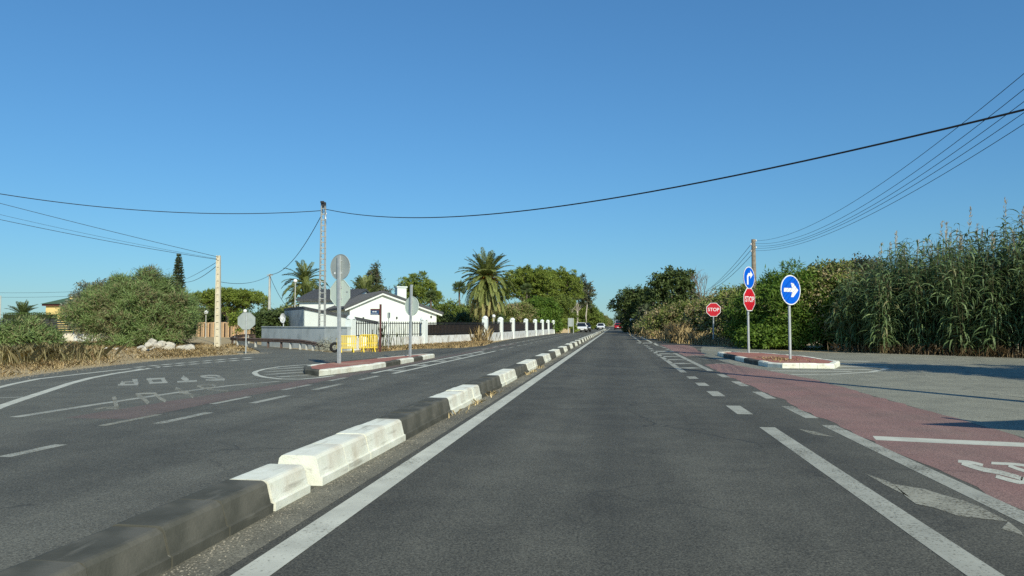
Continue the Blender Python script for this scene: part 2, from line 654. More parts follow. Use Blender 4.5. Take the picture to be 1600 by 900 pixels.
def lobe_leaves(lobes, per_m2=260, L=0.2, W=0.07, cs=0.28, clump=28, out=0.8, up=0.25, rnd=0.9, inner=0.55, zmin=0.05, bump=0.22):
    res = []
    for (cx, cy, cz, rx, ry, rz) in lobes:
        area = 4 * PI * ((rx * ry) ** 1.6 / 3 + (rx * rz) ** 1.6 / 3 + (ry * rz) ** 1.6 / 3) ** (1 / 1.6)
        n = int(area * per_m2)
        nc = max(6, n // clump)
        d = unit(RNG.normal(size=(nc, 3)))
        ph = RNG.uniform(0, 6.3, 6)
        k = 1 + bump * (np.sin(4.1 * d[:, 0] + ph[0]) * np.sin(4.7 * d[:, 1] + ph[1]) + 0.7 * np.sin(7.3 * d[:, 2] + ph[2]) * np.sin(6.1 * d[:, 0] + ph[3]))
        r = (inner + (1 - inner) * RNG.random(nc) ** 0.6) * k
        C = d * r[:, None] * np.array([rx, ry, rz]) + np.array([cx, cy, cz])
        m = RNG.integers(int(clump * 0.5), int(clump * 1.5) + 1, nc)
        idx = np.repeat(np.arange(nc), m)
        csz = (cs * RNG.uniform(0.6, 1.3, nc))[idx][:, None]
        off = RNG.normal(size=(len(idx), 3)) * csz * 0.6
        off[:, 2] *= 0.75
        P = C[idx] + off
        D = unit(d[idx] * out + unit(off) * 0.5 + np.array([0, 0, up]) + RNG.normal(size=P.shape) * rnd * 0.6)
        Nn = unit(unit(off) * .7 + d[idx] * .6 + np.array([0, 0, .55]) + RNG.normal(size=P.shape) * .45)
        ok = P[:, 2] > zmin
        P, D, Nn = P[ok], D[ok], Nn[ok]
        D = unit(D - Nn * (D * Nn).sum(1, keepdims=True) * .75)
        res.append(leaves(P, D, L * RNG.uniform(0.6, 1.4, len(P)), W * RNG.uniform(0.7, 1.3, len(P)), Nn))
    return np.concatenate(res)


def limbs(mb, base, lobes, r0, zsplit, n=6):
    b = Vector(base)
    top = Vector((b.x + random.uniform(-.2, .2), b.y, b.z + zsplit))
    mb.tube([b - Vector((0, 0, .1)), b + (top - b) * .15, b + (top - b) * .6, top], [r0 * 1.35, r0, r0 * .85, r0 * .75], n)
    for (cx, cy, cz, rx, ry, rz) in lobes:
        e = Vector((cx, cy, cz))
        m1 = top.lerp(e, .5) + Vector((random.uniform(-.2, .2), random.uniform(-.2, .2), -0.1))
        mb.tube([top - Vector((0, 0, r0)), m1, e], [r0 * .6, r0 * .4, r0 * .15], max(4, n - 2))
        for k in range(3):
            a = random.uniform(0, 2 * PI)
            q = e + Vector((math.cos(a) * rx * .75, math.sin(a) * ry * .75, random.uniform(-.2, .6) * rz))
            mb.tube([m1.lerp(e, .4), m1.lerp(q, .65) + Vector((0, 0, .08)), q], [r0 * .28, r0 * .18, r0 * .05], 4)


def clumpy(lobes, k, f, seed=1):
    rr = random.Random(seed)
    out = []
    for (cx, cy, cz, rx, ry, rz) in lobes:
        for i in range(k):
            z = 1 - 1.75 * (i + .5) / k
            a = i * 2.4 + rr.uniform(-.4, .4)
            h = math.sqrt(max(0, 1 - z * z))
            q = rr.uniform(.7, 1.0)
            s_ = f * rr.uniform(.75, 1.25)
            out.append((cx + math.cos(a) * h * rx * q, cy + math.sin(a) * h * ry * q, cz + z * rz * q, rx * s_, ry * s_, rz * s_ * .85))
    return out


def tree(name, label, cat, base, lobes, mat, r0=0.16, zs=1.2, trunk_mat=None, group=None, trunk_name='trunk', crown_name='crown', sub=None, **kw):
    """base in world; lobes relative to base"""
    t = thing(name, label, cat, base, 0, group)
    mb = MB()
    limbs(mb, (0, 0, 0), lobes, r0, zs)
    mb.build(trunk_name, trunk_mat or M_bark, t, smooth=True)
    if sub:
        lobes = clumpy(lobes, sub[0], sub[1], len(lobes))
        lobes = [q for q in lobes if q[2] > .1]
    quads_mesh(crown_name, lobe_leaves(lobes, **kw), mat, t)
    return t


def spread(n, w_, d, z0, z1, r, rz=None, seed=0):
    """n random lobes within a box w x d, z0..z1"""
    rr = random.Random(seed)
    L = []
    for i in range(n):
        f = (i + .5) / n
        L.append(((f - .5) * w_, rr.uniform(-.5, .5) * d, rr.uniform(z0, z1), r * rr.uniform(.8, 1.2), r * rr.uniform(.8, 1.2), (rz or r) * rr.uniform(.8, 1.2)))
    return L


def dome(w_, d, z0, ztop, r, n, seed=0):
    """lobes filling a dome-shaped shrub"""
    rr = random.Random(seed)
    L = []
    for i in range(n):
        a = i * 2.4 + rr.uniform(-.3, .3)
        q = math.sqrt((i + .3) / n)
        x, y = q * math.cos(a) * (w_ / 2 - r * .6), q * math.sin(a) * (d / 2 - r * .6)
        zt = z0 + (ztop - r * .8 - z0) * math.sqrt(max(0, 1 - q * q * .85)) * rr.uniform(.85, 1.0)
        L.append((x, y, zt, r * rr.uniform(.85, 1.2), r * rr.uniform(.85, 1.2), r * rr.uniform(.7, 1.0)))
        if zt > r * 1.6:
            L.append((x * 1.05, y * 1.05, zt * .45, r * 1.05, r * 1.05, r * 1.0))
    return L


def blades(name, pts, hmin, hmax, wd, mat, lean=0.35, parent=None):
    """upright tapering grass blades, two segments"""
    n = len(pts)
    a = RNG.uniform(0, 2 * PI, n)
    h = RNG.uniform(hmin, hmax, n)
    d = np.stack([np.cos(a), np.sin(a), np.zeros(n)], 1)
    s = np.stack([-np.sin(a), np.cos(a), np.zeros(n)], 1) * (wd * RNG.uniform(.6, 1.4, n))[:, None] / 2
    ln = (RNG.random(n) ** 1.5 * lean * 2)[:, None]
    P = pts
    T = P + d * ln * h[:, None] + np.array([0, 0, 1.0]) * h[:, None]
    Mi = P + d * ln * h[:, None] * .35 + np.array([0, 0, .6]) * h[:, None]
    V = np.stack([P - s, P + s, Mi + s * .7, T, Mi - s * .7], 1)
    o = quads_mesh(name, V, mat, parent, 5)
    if parent:
        o['kind'] = 'stuff'
    return o


def sample_poly(poly, n):
    poly = np.array([p[:2] for p in poly], float)
    lo, hi = poly.min(0), poly.max(0)
    out = []
    tot = 0
    while tot < n:
        p = RNG.uniform(lo, hi, (n * 2, 2))
        x, y = p[:, 0], p[:, 1]
        ins = np.zeros(len(p), bool)
        j = len(poly) - 1
        for i in range(len(poly)):
            xi, yi, xj, yj = *poly[i], *poly[j]
            c = ((yi > y) != (yj > y)) & (x < (xj - xi) * (y - yi) / (yj - yi + 1e-12) + xi)
            ins ^= c
            j = i
        out.append(p[ins])
        tot += ins.sum()
    q = np.concatenate(out)[:n]
    return np.concatenate([q, np.zeros((n, 1))], 1)

def add_streaks(m, col, vec, lo, hi, amt):
    """rubber scuffs and grime dragged along the blocks"""
    t = m.node_tree
    b = t.nodes['Principled BSDF']
    src = b.inputs['Base Color'].links[0].from_socket
    tc = t.nodes.new('ShaderNodeTexCoord')
    gp_ = t.nodes.new('ShaderNodeNewGeometry')
    mp = t.nodes.new('ShaderNodeMapping')
    mp.inputs['Scale'].default_value = vec
    t.links.new(gp_.outputs['Position'], mp.inputs['Vector'])
    n = t.nodes.new('ShaderNodeTexNoise')
    n.inputs['Scale'].default_value = 1.0
    n.inputs['Detail'].default_value = 7
    n.inputs['Roughness'].default_value = .65
    t.links.new(mp.outputs[0], n.inputs['Vector'])
    r = t.nodes.new('ShaderNodeMapRange')
    for i, q in enumerate((lo, hi, 0, amt)):
        r.inputs[i + 1].default_value = q
    t.links.new(n.outputs[0], r.inputs[0])
    mx = t.nodes.new('ShaderNodeMixRGB')
    t.links.new(r.outputs[0], mx.inputs[0])
    t.links.new(src, mx.inputs[1])
    mx.inputs[2].default_value = (*col, 1)
    t.links.new(mx.outputs[0], b.inputs['Base Color'])


add_streaks(M_kerbW, (.30, .28, .22), (9, 1.6, 16), .56, .68, .6)
add_streaks(M_kerbW, (.42, .36, .24), (2.2, 2.6, 3.0), .56, .74, .5)
add_streaks(M_kerbB, (.24, .23, .19), (8, 1.4, 15), .58, .72, .5)


def roughen(pts, step=.35, amp=.03):
    out = []
    for i in range(len(pts)):
        a, b = Vector(pts[i]), Vector(pts[(i + 1) % len(pts)])
        n = max(1, int((b - a).length / step))
        for k in range(n):
            p = a.lerp(b, k / n)
            if k:
                p = p + Vector((random.gauss(0, amp), random.gauss(0, amp)))
            out.append((p.x, p.y))
    return out


# ================================================================== SETTING: ground and roads
g = sheet('ground', [(-4000, -300), (4000, -300), (4000, 6000), (-4000, 6000)], -0.03, M_dirt)

fence_edge = gpx([(520, 551), (595, 549.5), (655, 545), (722, 543.5), (757, 540), (770, 535.5)])
left_edge = [(-9.3, -40), (-9.5, 0), (-10.8, 6), (-12.3, 11)] + gpx([(0, 594), (60, 585), (130, 576), (240, 564), (330, 556.5), (380, 553.5), (402, 552.5), (408, 551), (404, 548), (392, 543.5), (370, 538)])
lane_far = [(-34, 62), (-31, 66)] + gpx([(380, 534), (420, 541.5), (470, 546)])
right_edge = [(3.0, 420), (3.0, 88), (3.8, 58), (4.6, 45.4), (5.8, 41.6), (6.6, 37.4), (8.9, 33.5), (11.7, 31.7), (14.8, 28.2), (24, 21.5), (50, 15), (50, 10.5), (24, 12.5), (14, 12), (8.2, 11.8), (6.8, 9), (6.0, 2), (6.0, -40)]
road_poly = left_edge + lane_far + fence_edge + gpx([(800, 529.5), (866, 521.3)]) + [(-7.5, 105), (-6.9, 125), (-6.2, 160), (-6.0, 420)] + right_edge
sheet('main_road', road_poly, 0.0, M_road)

old_left = [(-7.0, 4)] + [(-9.9, 4)] + left_edge[2:] + lane_far + fence_edge[:3] + [(-8.8, 36), (-8.2, 30), (-7.0, 24)]
sheet('side_road_left', [(x, y) for x, y in old_left], 0.0006, M_roadL)
sheet('side_road_right', [(4.36, -30), (4.36, 17), (3.6, 20), (3.4, 30), (4.3, 38), (5.0, 43)] + [p for p in right_edge[4:-1]] + [(6.0, -30)], 0.0006, M_roadR)
sheet('red_lane_right', roughen([(2.64, 1.0), (4.36, 1.0), (4.36, 17), (3.9, 20.6), (3.3, 23.6), (2.64, 22.6)]), 0.0012, M_red)
sheet('red_lane_right_far', roughen([(2.64, 28.5), (3.5, 29.5), (3.9, 36), (4.3, 44), (2.64, 44.5)]), 0.0012, M_red)
sheet('left_lane', [(-7.0, -30), (-2.55, -30), (-2.55, 180), (-5.6, 180), (-7.0, 120)], 0.0003, M_roadM)
sheet('red_lane_left', roughen([(-7.15, 8.6), (-6.22, 8.6), (-6.22, 46), (-6.6, 46), (-6.55, 26.5), (-6.5, 19), (-6.75, 15.8)]), 0.0012, M_redL)
sheet('dusty_strip', [(-2.24, -10), (-1.93, -10), (-1.93, 170), (-2.24, 170)], 0.0008, M_dust)

ZM = 0.0022
# ---- white lines
sheet('edge_line_centre', rect(-1.86, -1.67, -8, 230), ZM, M_line)
sheets('edge_line_right', [rect(1.68, 1.86, -5, 9.0), rect(1.63, 1.79, 18.9, 35)], ZM, M_lineW)
sheets('edge_line_right_far', [rect(1.63, 1.78, 46, 190)], ZM, M_lineW)
for a, b in ((10.25, 11.3), (12.75, 13.7), (14.85, 15.65), (16.75, 17.5), (36.5, 37.8), (39.2, 40.5), (42, 43.3)):
    sheet('lane_dash', rect(1.63, 1.84, a, b), ZM, M_lineW)
sheets('bike_lane_line', [rect(2.46, 2.63, -5, 9.3), rect(2.38, 2.54, 19.6, 31.5)], ZM, M_lineW)
sheets('bike_lane_line_far', [rect(2.35, 2.50, 43, 190)], ZM, M_line)
for a, b in ((9.95, 11.35), (12.45, 13.7), (14.9, 16.1), (17.3, 18.4), (33, 34.2), (35.8, 37), (38.5, 39.8), (41, 42)):
    sheet('lane_dash', rect(2.44, 2.61, a, b), ZM, M_lineW)
for x0, x1, y, wd in ((1069.7, 1088, 575, .5), (1056, 1074.5, 568, .55), (1046, 1062, 562, .6), (1038, 1051, 557, .7), (1031.5, 1044.5, 553, .7), (1026.6, 1036, 549, .8), (1007, 1013.6, 536, 1.2)):
    sheets('hatch_mark', ribbon(gpx([(x0, y - .7), (x1, y + .7)]), wd), ZM, M_lineW)
for x0, x1, y, wd in ((1078, 1105, 556, .4), (1095, 1107, 560.6, .35), (1119, 1135, 568, .3)):
    sheets('lane_symbol', ribbon(gpx([(x0, y - .5), (x1, y + .6)]), wd), ZM, M_lineWW)
sheets('transverse_line', ribbon(gpx([(1366, 684.5), (1480, 690), (1640, 697)]), .30), ZM, M_line)


def pxstrokes(name, strokes, mat, z=ZM):
    """strokes: (pixel polyline, pixel thickness) laid onto the ground"""
    polys = []
    for pts, th in strokes:
        P = [Vector(p) for p in pts]
        for i in range(len(P) - 1):
            d = (P[i + 1] - P[i]).normalized()
            n = Vector((-d.y, d.x)) * th / 2
            polys.append(gpx([P[i] + n, P[i + 1] + n, P[i + 1] - n, P[i] - n]))
    o = []
    for k, p in enumerate(polys):
        o.append(p)
    me = bpy.data.meshes.new(name)
    bm = bmesh.new()
    for k, p in enumerate(o):
        f = bm.faces.new([bm.verts.new((q[0], q[1], z + 0.0002 * (k % 5))) for q in p])
        f.normal_update()
        if f.normal.z < 0:
            f.normal_flip()
    bm.to_mesh(me)
    bm.free()
    me.materials.append(mat)
    return struct(link(bpy.data.objects.new(name, me)))


def c3(*pts):
    return [(130 + x / 6.667, 575 + y / 6.667) for x, y in pts]


pxstrokes('stop_lettering', [(c3((362, 177), (572, 172)), 2.6), (c3((538, 120), (556, 172)), 7), (c3((424, 148), (540, 143)), 1.8), (c3((420, 146), (400, 176)), 6), (c3((510, 124), (566, 122)), 2.0),
                             (c3((660, 118), (850, 109)), 2.4), (c3((690, 158), (878, 149)), 2.6), (c3((682, 112), (712, 160)), 6), (c3((826, 108), (852, 150)), 6),
                             (c3((1030, 94), (1090, 136)), 6.5), (c3((980, 145), (1185, 135)), 2.4),
                             (c3((1218, 88), (1300, 78), (1390, 80), (1420, 92)), 2.2), (c3((1225, 88), (1275, 98), (1360, 104), (1420, 118)), 2.6), (c3((1275, 124), (1350, 127), (1475, 122)), 2.2), (c3((1405, 88), (1470, 122)), 4)], M_lineW)
pxstrokes('old_lettering', [(c3((320, 300), (350, 420)), 6.5), (c3((120, 435), (230, 415), (370, 405)), 2.4), (c3((240, 422), (370, 432)), 1.8),
                            (c3((545, 275), (640, 268), (760, 265)), 2.6), (c3((560, 278), (640, 330), (680, 372)), 5.5), (c3((745, 268), (800, 320), (860, 350)), 4.5),
                            (c3((960, 215), (1060, 260), (1150, 300)), 5.5), (c3((1000, 265), (1110, 240)), 2.2),
                            (c3((1185, 190), (1280, 176), (1370, 180)), 2.6), (c3((1200, 192), (1260, 214), (1340, 210), (1380, 184)), 2.4), (c3((1290, 226), (1400, 234), (1510, 240)), 2.0)], M_lineWW, ZM + .0012)


def c5(*pts):
    return [(1480 + x / 10, 690 + y / 10) for x, y in pts]


pxstrokes('stop_lettering_red_lane', [(c5((170, 310), (330, 320), (450, 345), (560, 375)), 4.2), (c5((230, 335), (400, 395), (560, 440), (820, 485), (1050, 545), (1180, 590)), 6.5),
                                      (c5((760, 545), (950, 600), (1120, 640), (1300, 640), (1420, 620)), 5.5), (c5((1150, 580), (1300, 610)), 6), (c5((690, 340), (900, 350), (1080, 360), (1400, 400)), 4), (c5((960, 375), (1100, 430), (1300, 490), (1500, 560)), 4.5)], M_line, ZM + .0006)


def c4(*pts):
    return [(1320 + x / 4.5, 640 + y / 4.5) for x, y in pts]


sheets('worn_arrow', [gpx(c4((140, 450), (230, 480), (300, 505), (340, 525), (460, 620), (400, 590), (280, 530))),
                      gpx(c4((340, 525), (560, 560), (700, 605), (830, 640), (960, 690), (1150, 790), (800, 750), (620, 690), (500, 665), (430, 615))),
                      gpx(c4((1150, 790), (1100, 840), (1230, 880), (1260, 895), (1240, 860)))], ZM + .0006, M_lineWW)
sheets('worn_arrow_small', [gpx([(1246, 670), (1275, 675), (1303, 683), (1270, 679)])], ZM, M_lineWW)

# ---- left side lines
for a, b in ((6.0 - 2.3, 4.45), (6.0, 6.7), (8.26, 9.4), (10.6, 11.85), (12.95, 14.3), (15.4, 16.6)):
    sheet('lane_dash', rect(-5.66, -5.52, a, b), ZM, M_lineW)
for a, b in ((8.0, 9.1), (10.4, 11.55), (12.8, 14.0), (15.0, 16.0)):
    sheet('lane_dash', rect(-6.2, -6.08, a, b), ZM, M_lineWW if a < 9 else M_lineW)
sheets('bike_lane_line_left', [rect(-5.55, -5.43, 17.5, 33), rect(-6.1, -5.98, 17.5, 33)], ZM, M_line)
for k in range(6):
    y = 18.3 + 2.4 * k
    sheets('lane_symbol', [rect(-5.98, -5.55, y, y + .5), rect(-5.82, -5.7, y + .5, y + 1.1)], ZM + .0006, M_lineW)
for k in range(22):
    y = 34.5 + 3.1 * k
    sheet('lane_dash', rect(-5.6, -5.45, y, y + 1.5), ZM, M_lineW)
    sheet('lane_dash', rect(-6.55 - .012 * k, -6.38 - .012 * k, y + .4, y + 1.9), ZM, M_lineW)
sheets('give_way_line', ribbon(gpx([(22, 652), (150, 632), (300, 610), (360, 602.5), (435, 596)]), .16), ZM, M_lineW)
sheets('curved_line_inner', ribbon(gpx([(-60, 660), (0, 635.5), (40, 622), (80, 609), (110, 599), (140, 591), (180, 583.5), (215, 578.5), (250, 573)]), .17), ZM, M_line)
sheets('curved_line_outer', ribbon(gpx([(-20, 610), (20, 600), (60, 592), (130, 584), (175, 579), (205, 576)]), .14), ZM, M_line)
for k in range(9):
    x = 212 + 21 * k
    for dy, mt in ((0, M_line), (3.2, M_line)):
        y = 574.2 - (x - 212) * .1 + (x - 212) ** 2 * .00007 + dy
        sheets('edge_dash', ribbon(gpx([(x, y), (x + 13, y - 1.25)]), .18), ZM, mt)
sheets('junction_stub_line', ribbon(gpx([(-40, 623), (10, 621.5), (36, 620.3)]), .12), ZM, M_lineW)

# ---- hatched noses in front of the islands
sheets('hatched_nose_outline', ribbon(gpx([(505, 568.8), (470, 570.4), (435, 573.3), (412, 577), (400, 580.5), (397.5, 583), (402, 586.6), (415, 589.6), (440, 592.3), (470, 592.6), (497, 590.3), (522, 587)]), .13), ZM, M_line)
for a, b in (((420, 577.2), (485, 573)), ((413, 581.4), (488, 576.8)), ((416, 585.4), (492, 580.4)), ((434, 589.3), (500, 584.6))):
    sheets('hatch_mark', ribbon(gpx([a, b]), .26), ZM + .0006, M_lineW)
for a, b, wd in (((1297, 563.8), (1360, 564.6), .3), ((1300, 568), (1376, 569.2), .3), ((1300, 572.3), (1386, 573.6), .28), ((1300, 577), (1378, 577.8), .25), ((1205, 579.4), (1330, 580.4), .22), ((1236, 585.5), (1300, 585), .16), ((1300, 585), (1360, 581.5), .16), ((1360, 581.5), (1388, 575.5), .16)):
    sheets('hatch_mark', ribbon(gpx([a, b]), wd), ZM, M_line)
for k in range(7):
    sheets('edge_dash', ribbon(gpx([(1300 + 48 * k, 556.2 + .9 * k), (1326 + 48 * k, 556.7 + .9 * k)]), .25), ZM, M_lineW)
for x0, x1, y, wd in ((1090, 1104, 545.5, .5), (1108, 1118, 547.5, .5), (1122, 1135, 549, .5), (1075, 1100, 541, .6), (1100, 1150, 548, .35)):
    sheets('edge_dash', ribbon(gpx([(x0, y), (x1, y + .4)]), wd), ZM + .0006, M_lineW)

# ================================================================== median kerb
PROF = [(0, 0), (0, .062), (-.018, .070), (-.048, .203), (-.066, .224), (-.085, .229), (-.315, .229), (-.334, .224), (-.352, .203), (-.378, .075), (-.40, .065), (-.40, 0)]


def kerb_mesh(name, ln, mat, seed=0):
    """block with worn arrises: several sections along its length, jittered, some corners knocked off"""
    q = random.Random(seed)
    ns = 7
    mb = MB()
    n = len(PROF)
    vs_, fs = [], []
    for i in range(ns):
        y_ = ln * i / (ns - 1)
        end = i in (0, ns - 1)
        for k, (x, z) in enumerate(PROF):
            a = .0009 if z > .01 else 0
            cx, cz = x + .2, z - .1
            sh = .992 if end else 1.0
            if end and k in (3, 4, 5) and q.random() < .12:
                sh = q.uniform(.95, .98)
            vs_.append((-.2 + cx * (sh if z > .07 else 1) + q.uniform(-a, a), y_ + (q.uniform(-a, a) if end else 0), (.1 + cz * sh if z > .07 else z) + q.uniform(-a, a)))
    for i in range(ns - 1):
        for k in range(n):
            k2 = (k + 1) % n
            fs.append((i * n + k, i * n + k2, i * n + n + k2, i * n + n + k))
    fs += [tuple(range(n)), tuple(range(ns * n - n, ns * n))]
    mb.add(vs_, fs)
    o = mb.build(name, mat)
    me = o.data
    bpy.data.objects.remove(o)
    return me


BL = 0.545
KM = {}
for c_, m_ in (('W', M_kerbW), ('B', M_kerbB)):
    KM[(c_, 's')] = [kerb_mesh('kerb_block', BL - .012, m_, 10 * k + (c_ == 'W')) for k in range(6)]
    KM[(c_, 'r')] = [kerb_mesh('kerb_run', 2.17, m_, 5)]
med = thing('median_kerb', 'long low median kerb of alternating black and white painted blocks down the road', 'kerb', (-2.2, 0, 0))


def kblock(key, y, dz=1.0, dx=0.0, nm='block'):
    o = link(bpy.data.objects.new(nm, random.choice(KM[key])), med)
    o.location = (dx + random.uniform(-.006, .006), y, 0)
    o.rotation_euler = (0, 0, random.uniform(-.006, .006))
    o.scale = (1, 1, dz * random.uniform(.975, 1.02))
    return o


y = 5.28
for r in range(34):
    c = 'W' if r % 2 == 0 else 'B'
    for k in range(4):
        kblock((c, 's'), y + k * BL, 1.0)
    y += 4 * BL
while y < 172:
    c = 'W' if c == 'B' else 'B'
    kblock((c, 'r'), y)
    y += 2.18
kblock(('W', 's'), 4.53, .87, -.01)
y = 4.51
for k in range(19):
    y -= BL
    kblock(('B' if k % 9 < 5 else 'W', 's'), y, .88, -.01)


mb = MB()
mb.extrude([(-.2 + (x + .2) * .88, -7, z * .78 if z > .07 else z * .9) for x, z in PROF], (0, 11.45, 0))
mb.build('mortar_core', pmat('mortar', (.20, .195, .16), .95), med)
mb = MB()
mb.extrude([(-.2 + (x + .2) * .93, 5.33, z * .93 if z > .07 else z * .9) for x, z in PROF], (0, 70, 0))
mb.build('mortar_core', pmat('mortar_dark', (.06, .058, .045), .95), med)


# ================================================================== traffic islands
def island(name, label, outline, runs, h=0.14):
    """outline: ground polyline (closed); runs: list of (length fraction end, material) around it"""
    t = thing(name, label, 'traffic island')
    P = [Vector((p[0], p[1])) for p in outline]
    n = len(P)
    cen = sum(P, Vector((0, 0))) / n
    W = .17
    inn = []
    for i in range(n):
        d0 = (P[i] - P[i - 1]).normalized()
        d1 = (P[(i + 1) % n] - P[i]).normalized()
        nn = Vector((-(d0 + d1).y, (d0 + d1).x)).normalized()
        if nn.dot(cen - P[i]) < 0:
            nn = -nn
        k = max(.5, abs(nn.dot(Vector((-d0.y, d0.x)))))
        inn.append(P[i] + nn * W / k)
    lens = [(P[(i + 1) % n] - P[i]).length for i in range(n)]
    for i in range(n):
        a, b, ia, ib = P[i], P[(i + 1) % n], inn[i], inn[(i + 1) % n]
        rr = runs[i] if isinstance(runs[i], list) else [(1.0, runs[i])]
        f0 = 0.0
        for f1, mt in rr:
            m = max(1, round((f1 - f0) * lens[i] / .55))
            for k in range(m):
                u, v = f0 + (f1 - f0) * k / m, f0 + (f1 - f0) * (k + 1) / m - .007 / lens[i]
                q = [a.lerp(b, u), a.lerp(b, v), ia.lerp(ib, v), ia.lerp(ib, u)]
                hh = h + random.uniform(-.006, .006)
                mb = MB()
                ch = .035
                qa, qb = q[0].lerp(q[3], ch / W), q[1].lerp(q[2], ch / W)
                mb.add([(q[0].x, q[0].y, -.02), (q[1].x, q[1].y, -.02), (q[2].x, q[2].y, -.02), (q[3].x, q[3].y, -.02),
                        (q[0].x, q[0].y, hh - .03), (q[1].x, q[1].y, hh - .03), (qb.x, qb.y, hh), (qa.x, qa.y, hh), (q[2].x, q[2].y, hh), (q[3].x, q[3].y, hh)],
                       [(0, 1, 2, 3), (0, 1, 5, 4), (4, 5, 6, 7), (7, 6, 8, 9), (3, 2, 8, 9), (0, 3, 9, 7, 4), (1, 2, 8, 6, 5)])
                mb.build('kerb_stone', mt, t)
            f0 = f1
    mb = MB()
    mb.extrude([(p.x, p.y, -.02) for p in inn], (0, 0, h + .012))
    mb.build('paving', M_redpave, t)
    return t


B_, W_ = M_kerbB, M_kerbW
islL = [(-8.05, 17.95), (-7.55, 16.9), (-6.95, 16.35), (-6.55, 19.0), (-6.55, 21.6), (-6.6, 26.0), (-7.1, 26.1), (-7.75, 22.5), (-8.2, 19.4)]
island('left_traffic_island', 'red paved traffic island in the left junction carrying two backward facing road signs',
       islL, [B_, B_, W_, [(.45, W_), (1, B_)], [(.35, W_), (.62, B_), (1, W_)], W_, W_, B_, W_])
islR = [(3.95, 29.4), (4.0, 26.6), (4.12, 23.5), (4.3, 21.6), (4.6, 21.15), (6.0, 21.15), (6.55, 22.6), (6.45, 26.0), (5.6, 29.0), (4.5, 29.9)]
island('right_traffic_island', 'red paved traffic island in the right junction with white front kerb and two tall signs',
       islR, [[(.5, W_), (1, B_)], [(.3, B_), (.75, W_), (1, B_)], [(.5, B_), (1, W_)], W_, W_, W_, W_, W_, W_, W_])
# dry litter lying on the right island
pts = np.array([[4.9, 23.6, .14]]) + RNG.normal(size=(230, 3)) * np.array([.4, .7, 0])
pts = pts[(pts[:, 0] > 4.4) & (pts[:, 0] < 6.1)]
M_straw = leaf_mat('straw', (0.50, 0.37, 0.19), (0.34, 0.23, 0.11), trans=.2, rough=.8)
stuff(blades('dry_litter', pts, .02, .06, .03, M_straw, lean=2.0), 'scattered dry straw litter lying on the right traffic island', 'litter')

# ================================================================== road signs
def text_mesh(name, body, size, mat, parent, loc, rot=(PI / 2, 0, 0), sx=1.0, ext=0.002):
    cu = bpy.data.curves.new(name, 'FONT')
    cu.body = body
    cu.size = size
    cu.align_x = 'CENTER'
    cu.align_y = 'CENTER'
    cu.extrude = ext
    cu.offset = 0.012 * size
    o = bpy.data.objects.new(name, cu)
    COL.objects.link(o)
    dg = bpy.context.evaluated_depsgraph_get()
    me = bpy.data.meshes.new_from_object(o.evaluated_get(dg))
    bpy.data.objects.remove(o)
    me.materials.clear()
    me.materials.append(mat)
    q = bpy.data.objects.new(name, me)
    link(q, parent)
    q.location = loc
    q.rotation_euler = rot
    q.scale = (sx, 1, 1)
    return q


def disc_pts(r, n=40, a0=0.0):
    return [(r * math.cos(a0 + 2 * PI * k / n), r * math.sin(a0 + 2 * PI * k / n)) for k in range(n)]


def plate(mb, pts, y0, th, zc):
    """flat plate in the x-z plane, front at y0, thickness th going to +y"""
    mb.extrude([(x, y0, z + zc) for x, z in pts], (0, th, 0))


def face(name, pts, y, zc, mat, parent, th=.002):
    mb = MB()
    plate(mb, pts, y, th, zc)
    return mb.build(name, mat, parent)


def arrow_right(s):
    return [(-.36 * s, -.065 * s), (.06 * s, -.065 * s), (.0 * s, -.24 * s), (.12 * s, -.24 * s), (.38 * s, 0), (.12 * s, .24 * s), (.0 * s, .24 * s), (.06 * s, .065 * s), (-.36 * s, .065 * s)]


def post(t, h, wd=.08, mat=None, tilt=0.0):
    mb = MB()
    mb.tube([(0, 0, -.05), (tilt * h, 0, h)], wd / 2, 10)
    return mb.build('post', mat or M_galv, t, smooth=False)


def loop_rim(t, pts, y, zc, mat):
    mb = MB()
    q = [(x, y, z + zc) for x, z in pts]
    mb.tube(q + q[:1], .011, 5, cap=False)
    mb.build('rim', mat, t)


def make_disc(t, zc, d, yb, mat_face, mat_back):
    face('plate_back', disc_pts(d / 2), yb, zc, mat_back, t, .012)
    loop_rim(t, disc_pts(d / 2 - .006, 28), yb + .012, zc, mat_back)
    face('plate_rim', disc_pts(d / 2), yb - .004, zc, M_signwhite, t, .0035)
    return face('plate_face', disc_pts(d / 2 * .93), yb - .007, zc, mat_face, t)


OCT = lambda r: [(r / math.cos(PI / 8) * math.cos(PI / 8 + k * PI / 4), r / math.cos(PI / 8) * math.sin(PI / 8 + k * PI / 4)) for k in range(8)]


def make_stop(t, zc, d, yb):
    face('plate_back', OCT(d / 2), yb, zc, M_signbackP, t, .012)
    face('plate_rim', OCT(d / 2), yb - .004, zc, M_signwhite, t, .0035)
    face('plate_face', OCT(d / 2 * .93), yb - .007, zc, M_signred, t)
    text_mesh('lettering', 'STOP', d * .34, M_signwhite, t, (0, yb - .010, zc), sx=.98)


def sign_rz(normal_az):
    """rotate so that the face (-y) looks azimuth normal_az to the right of -Y"""
    return math.radians(normal_az)


# right island: blue right-arrow disc
t = thing('road_sign', 'round blue sign with white arrow pointing right, on grey post on right island', 'road sign', (5.40, 23.72, .13), sign_rz(39))
post(t, 2.45, .085)
make_disc(t, 2.17, .94, -.065, M_signblue, M_signback)
face('arrow', arrow_right(.92), -.0765, 2.17, M_signwhite, t)
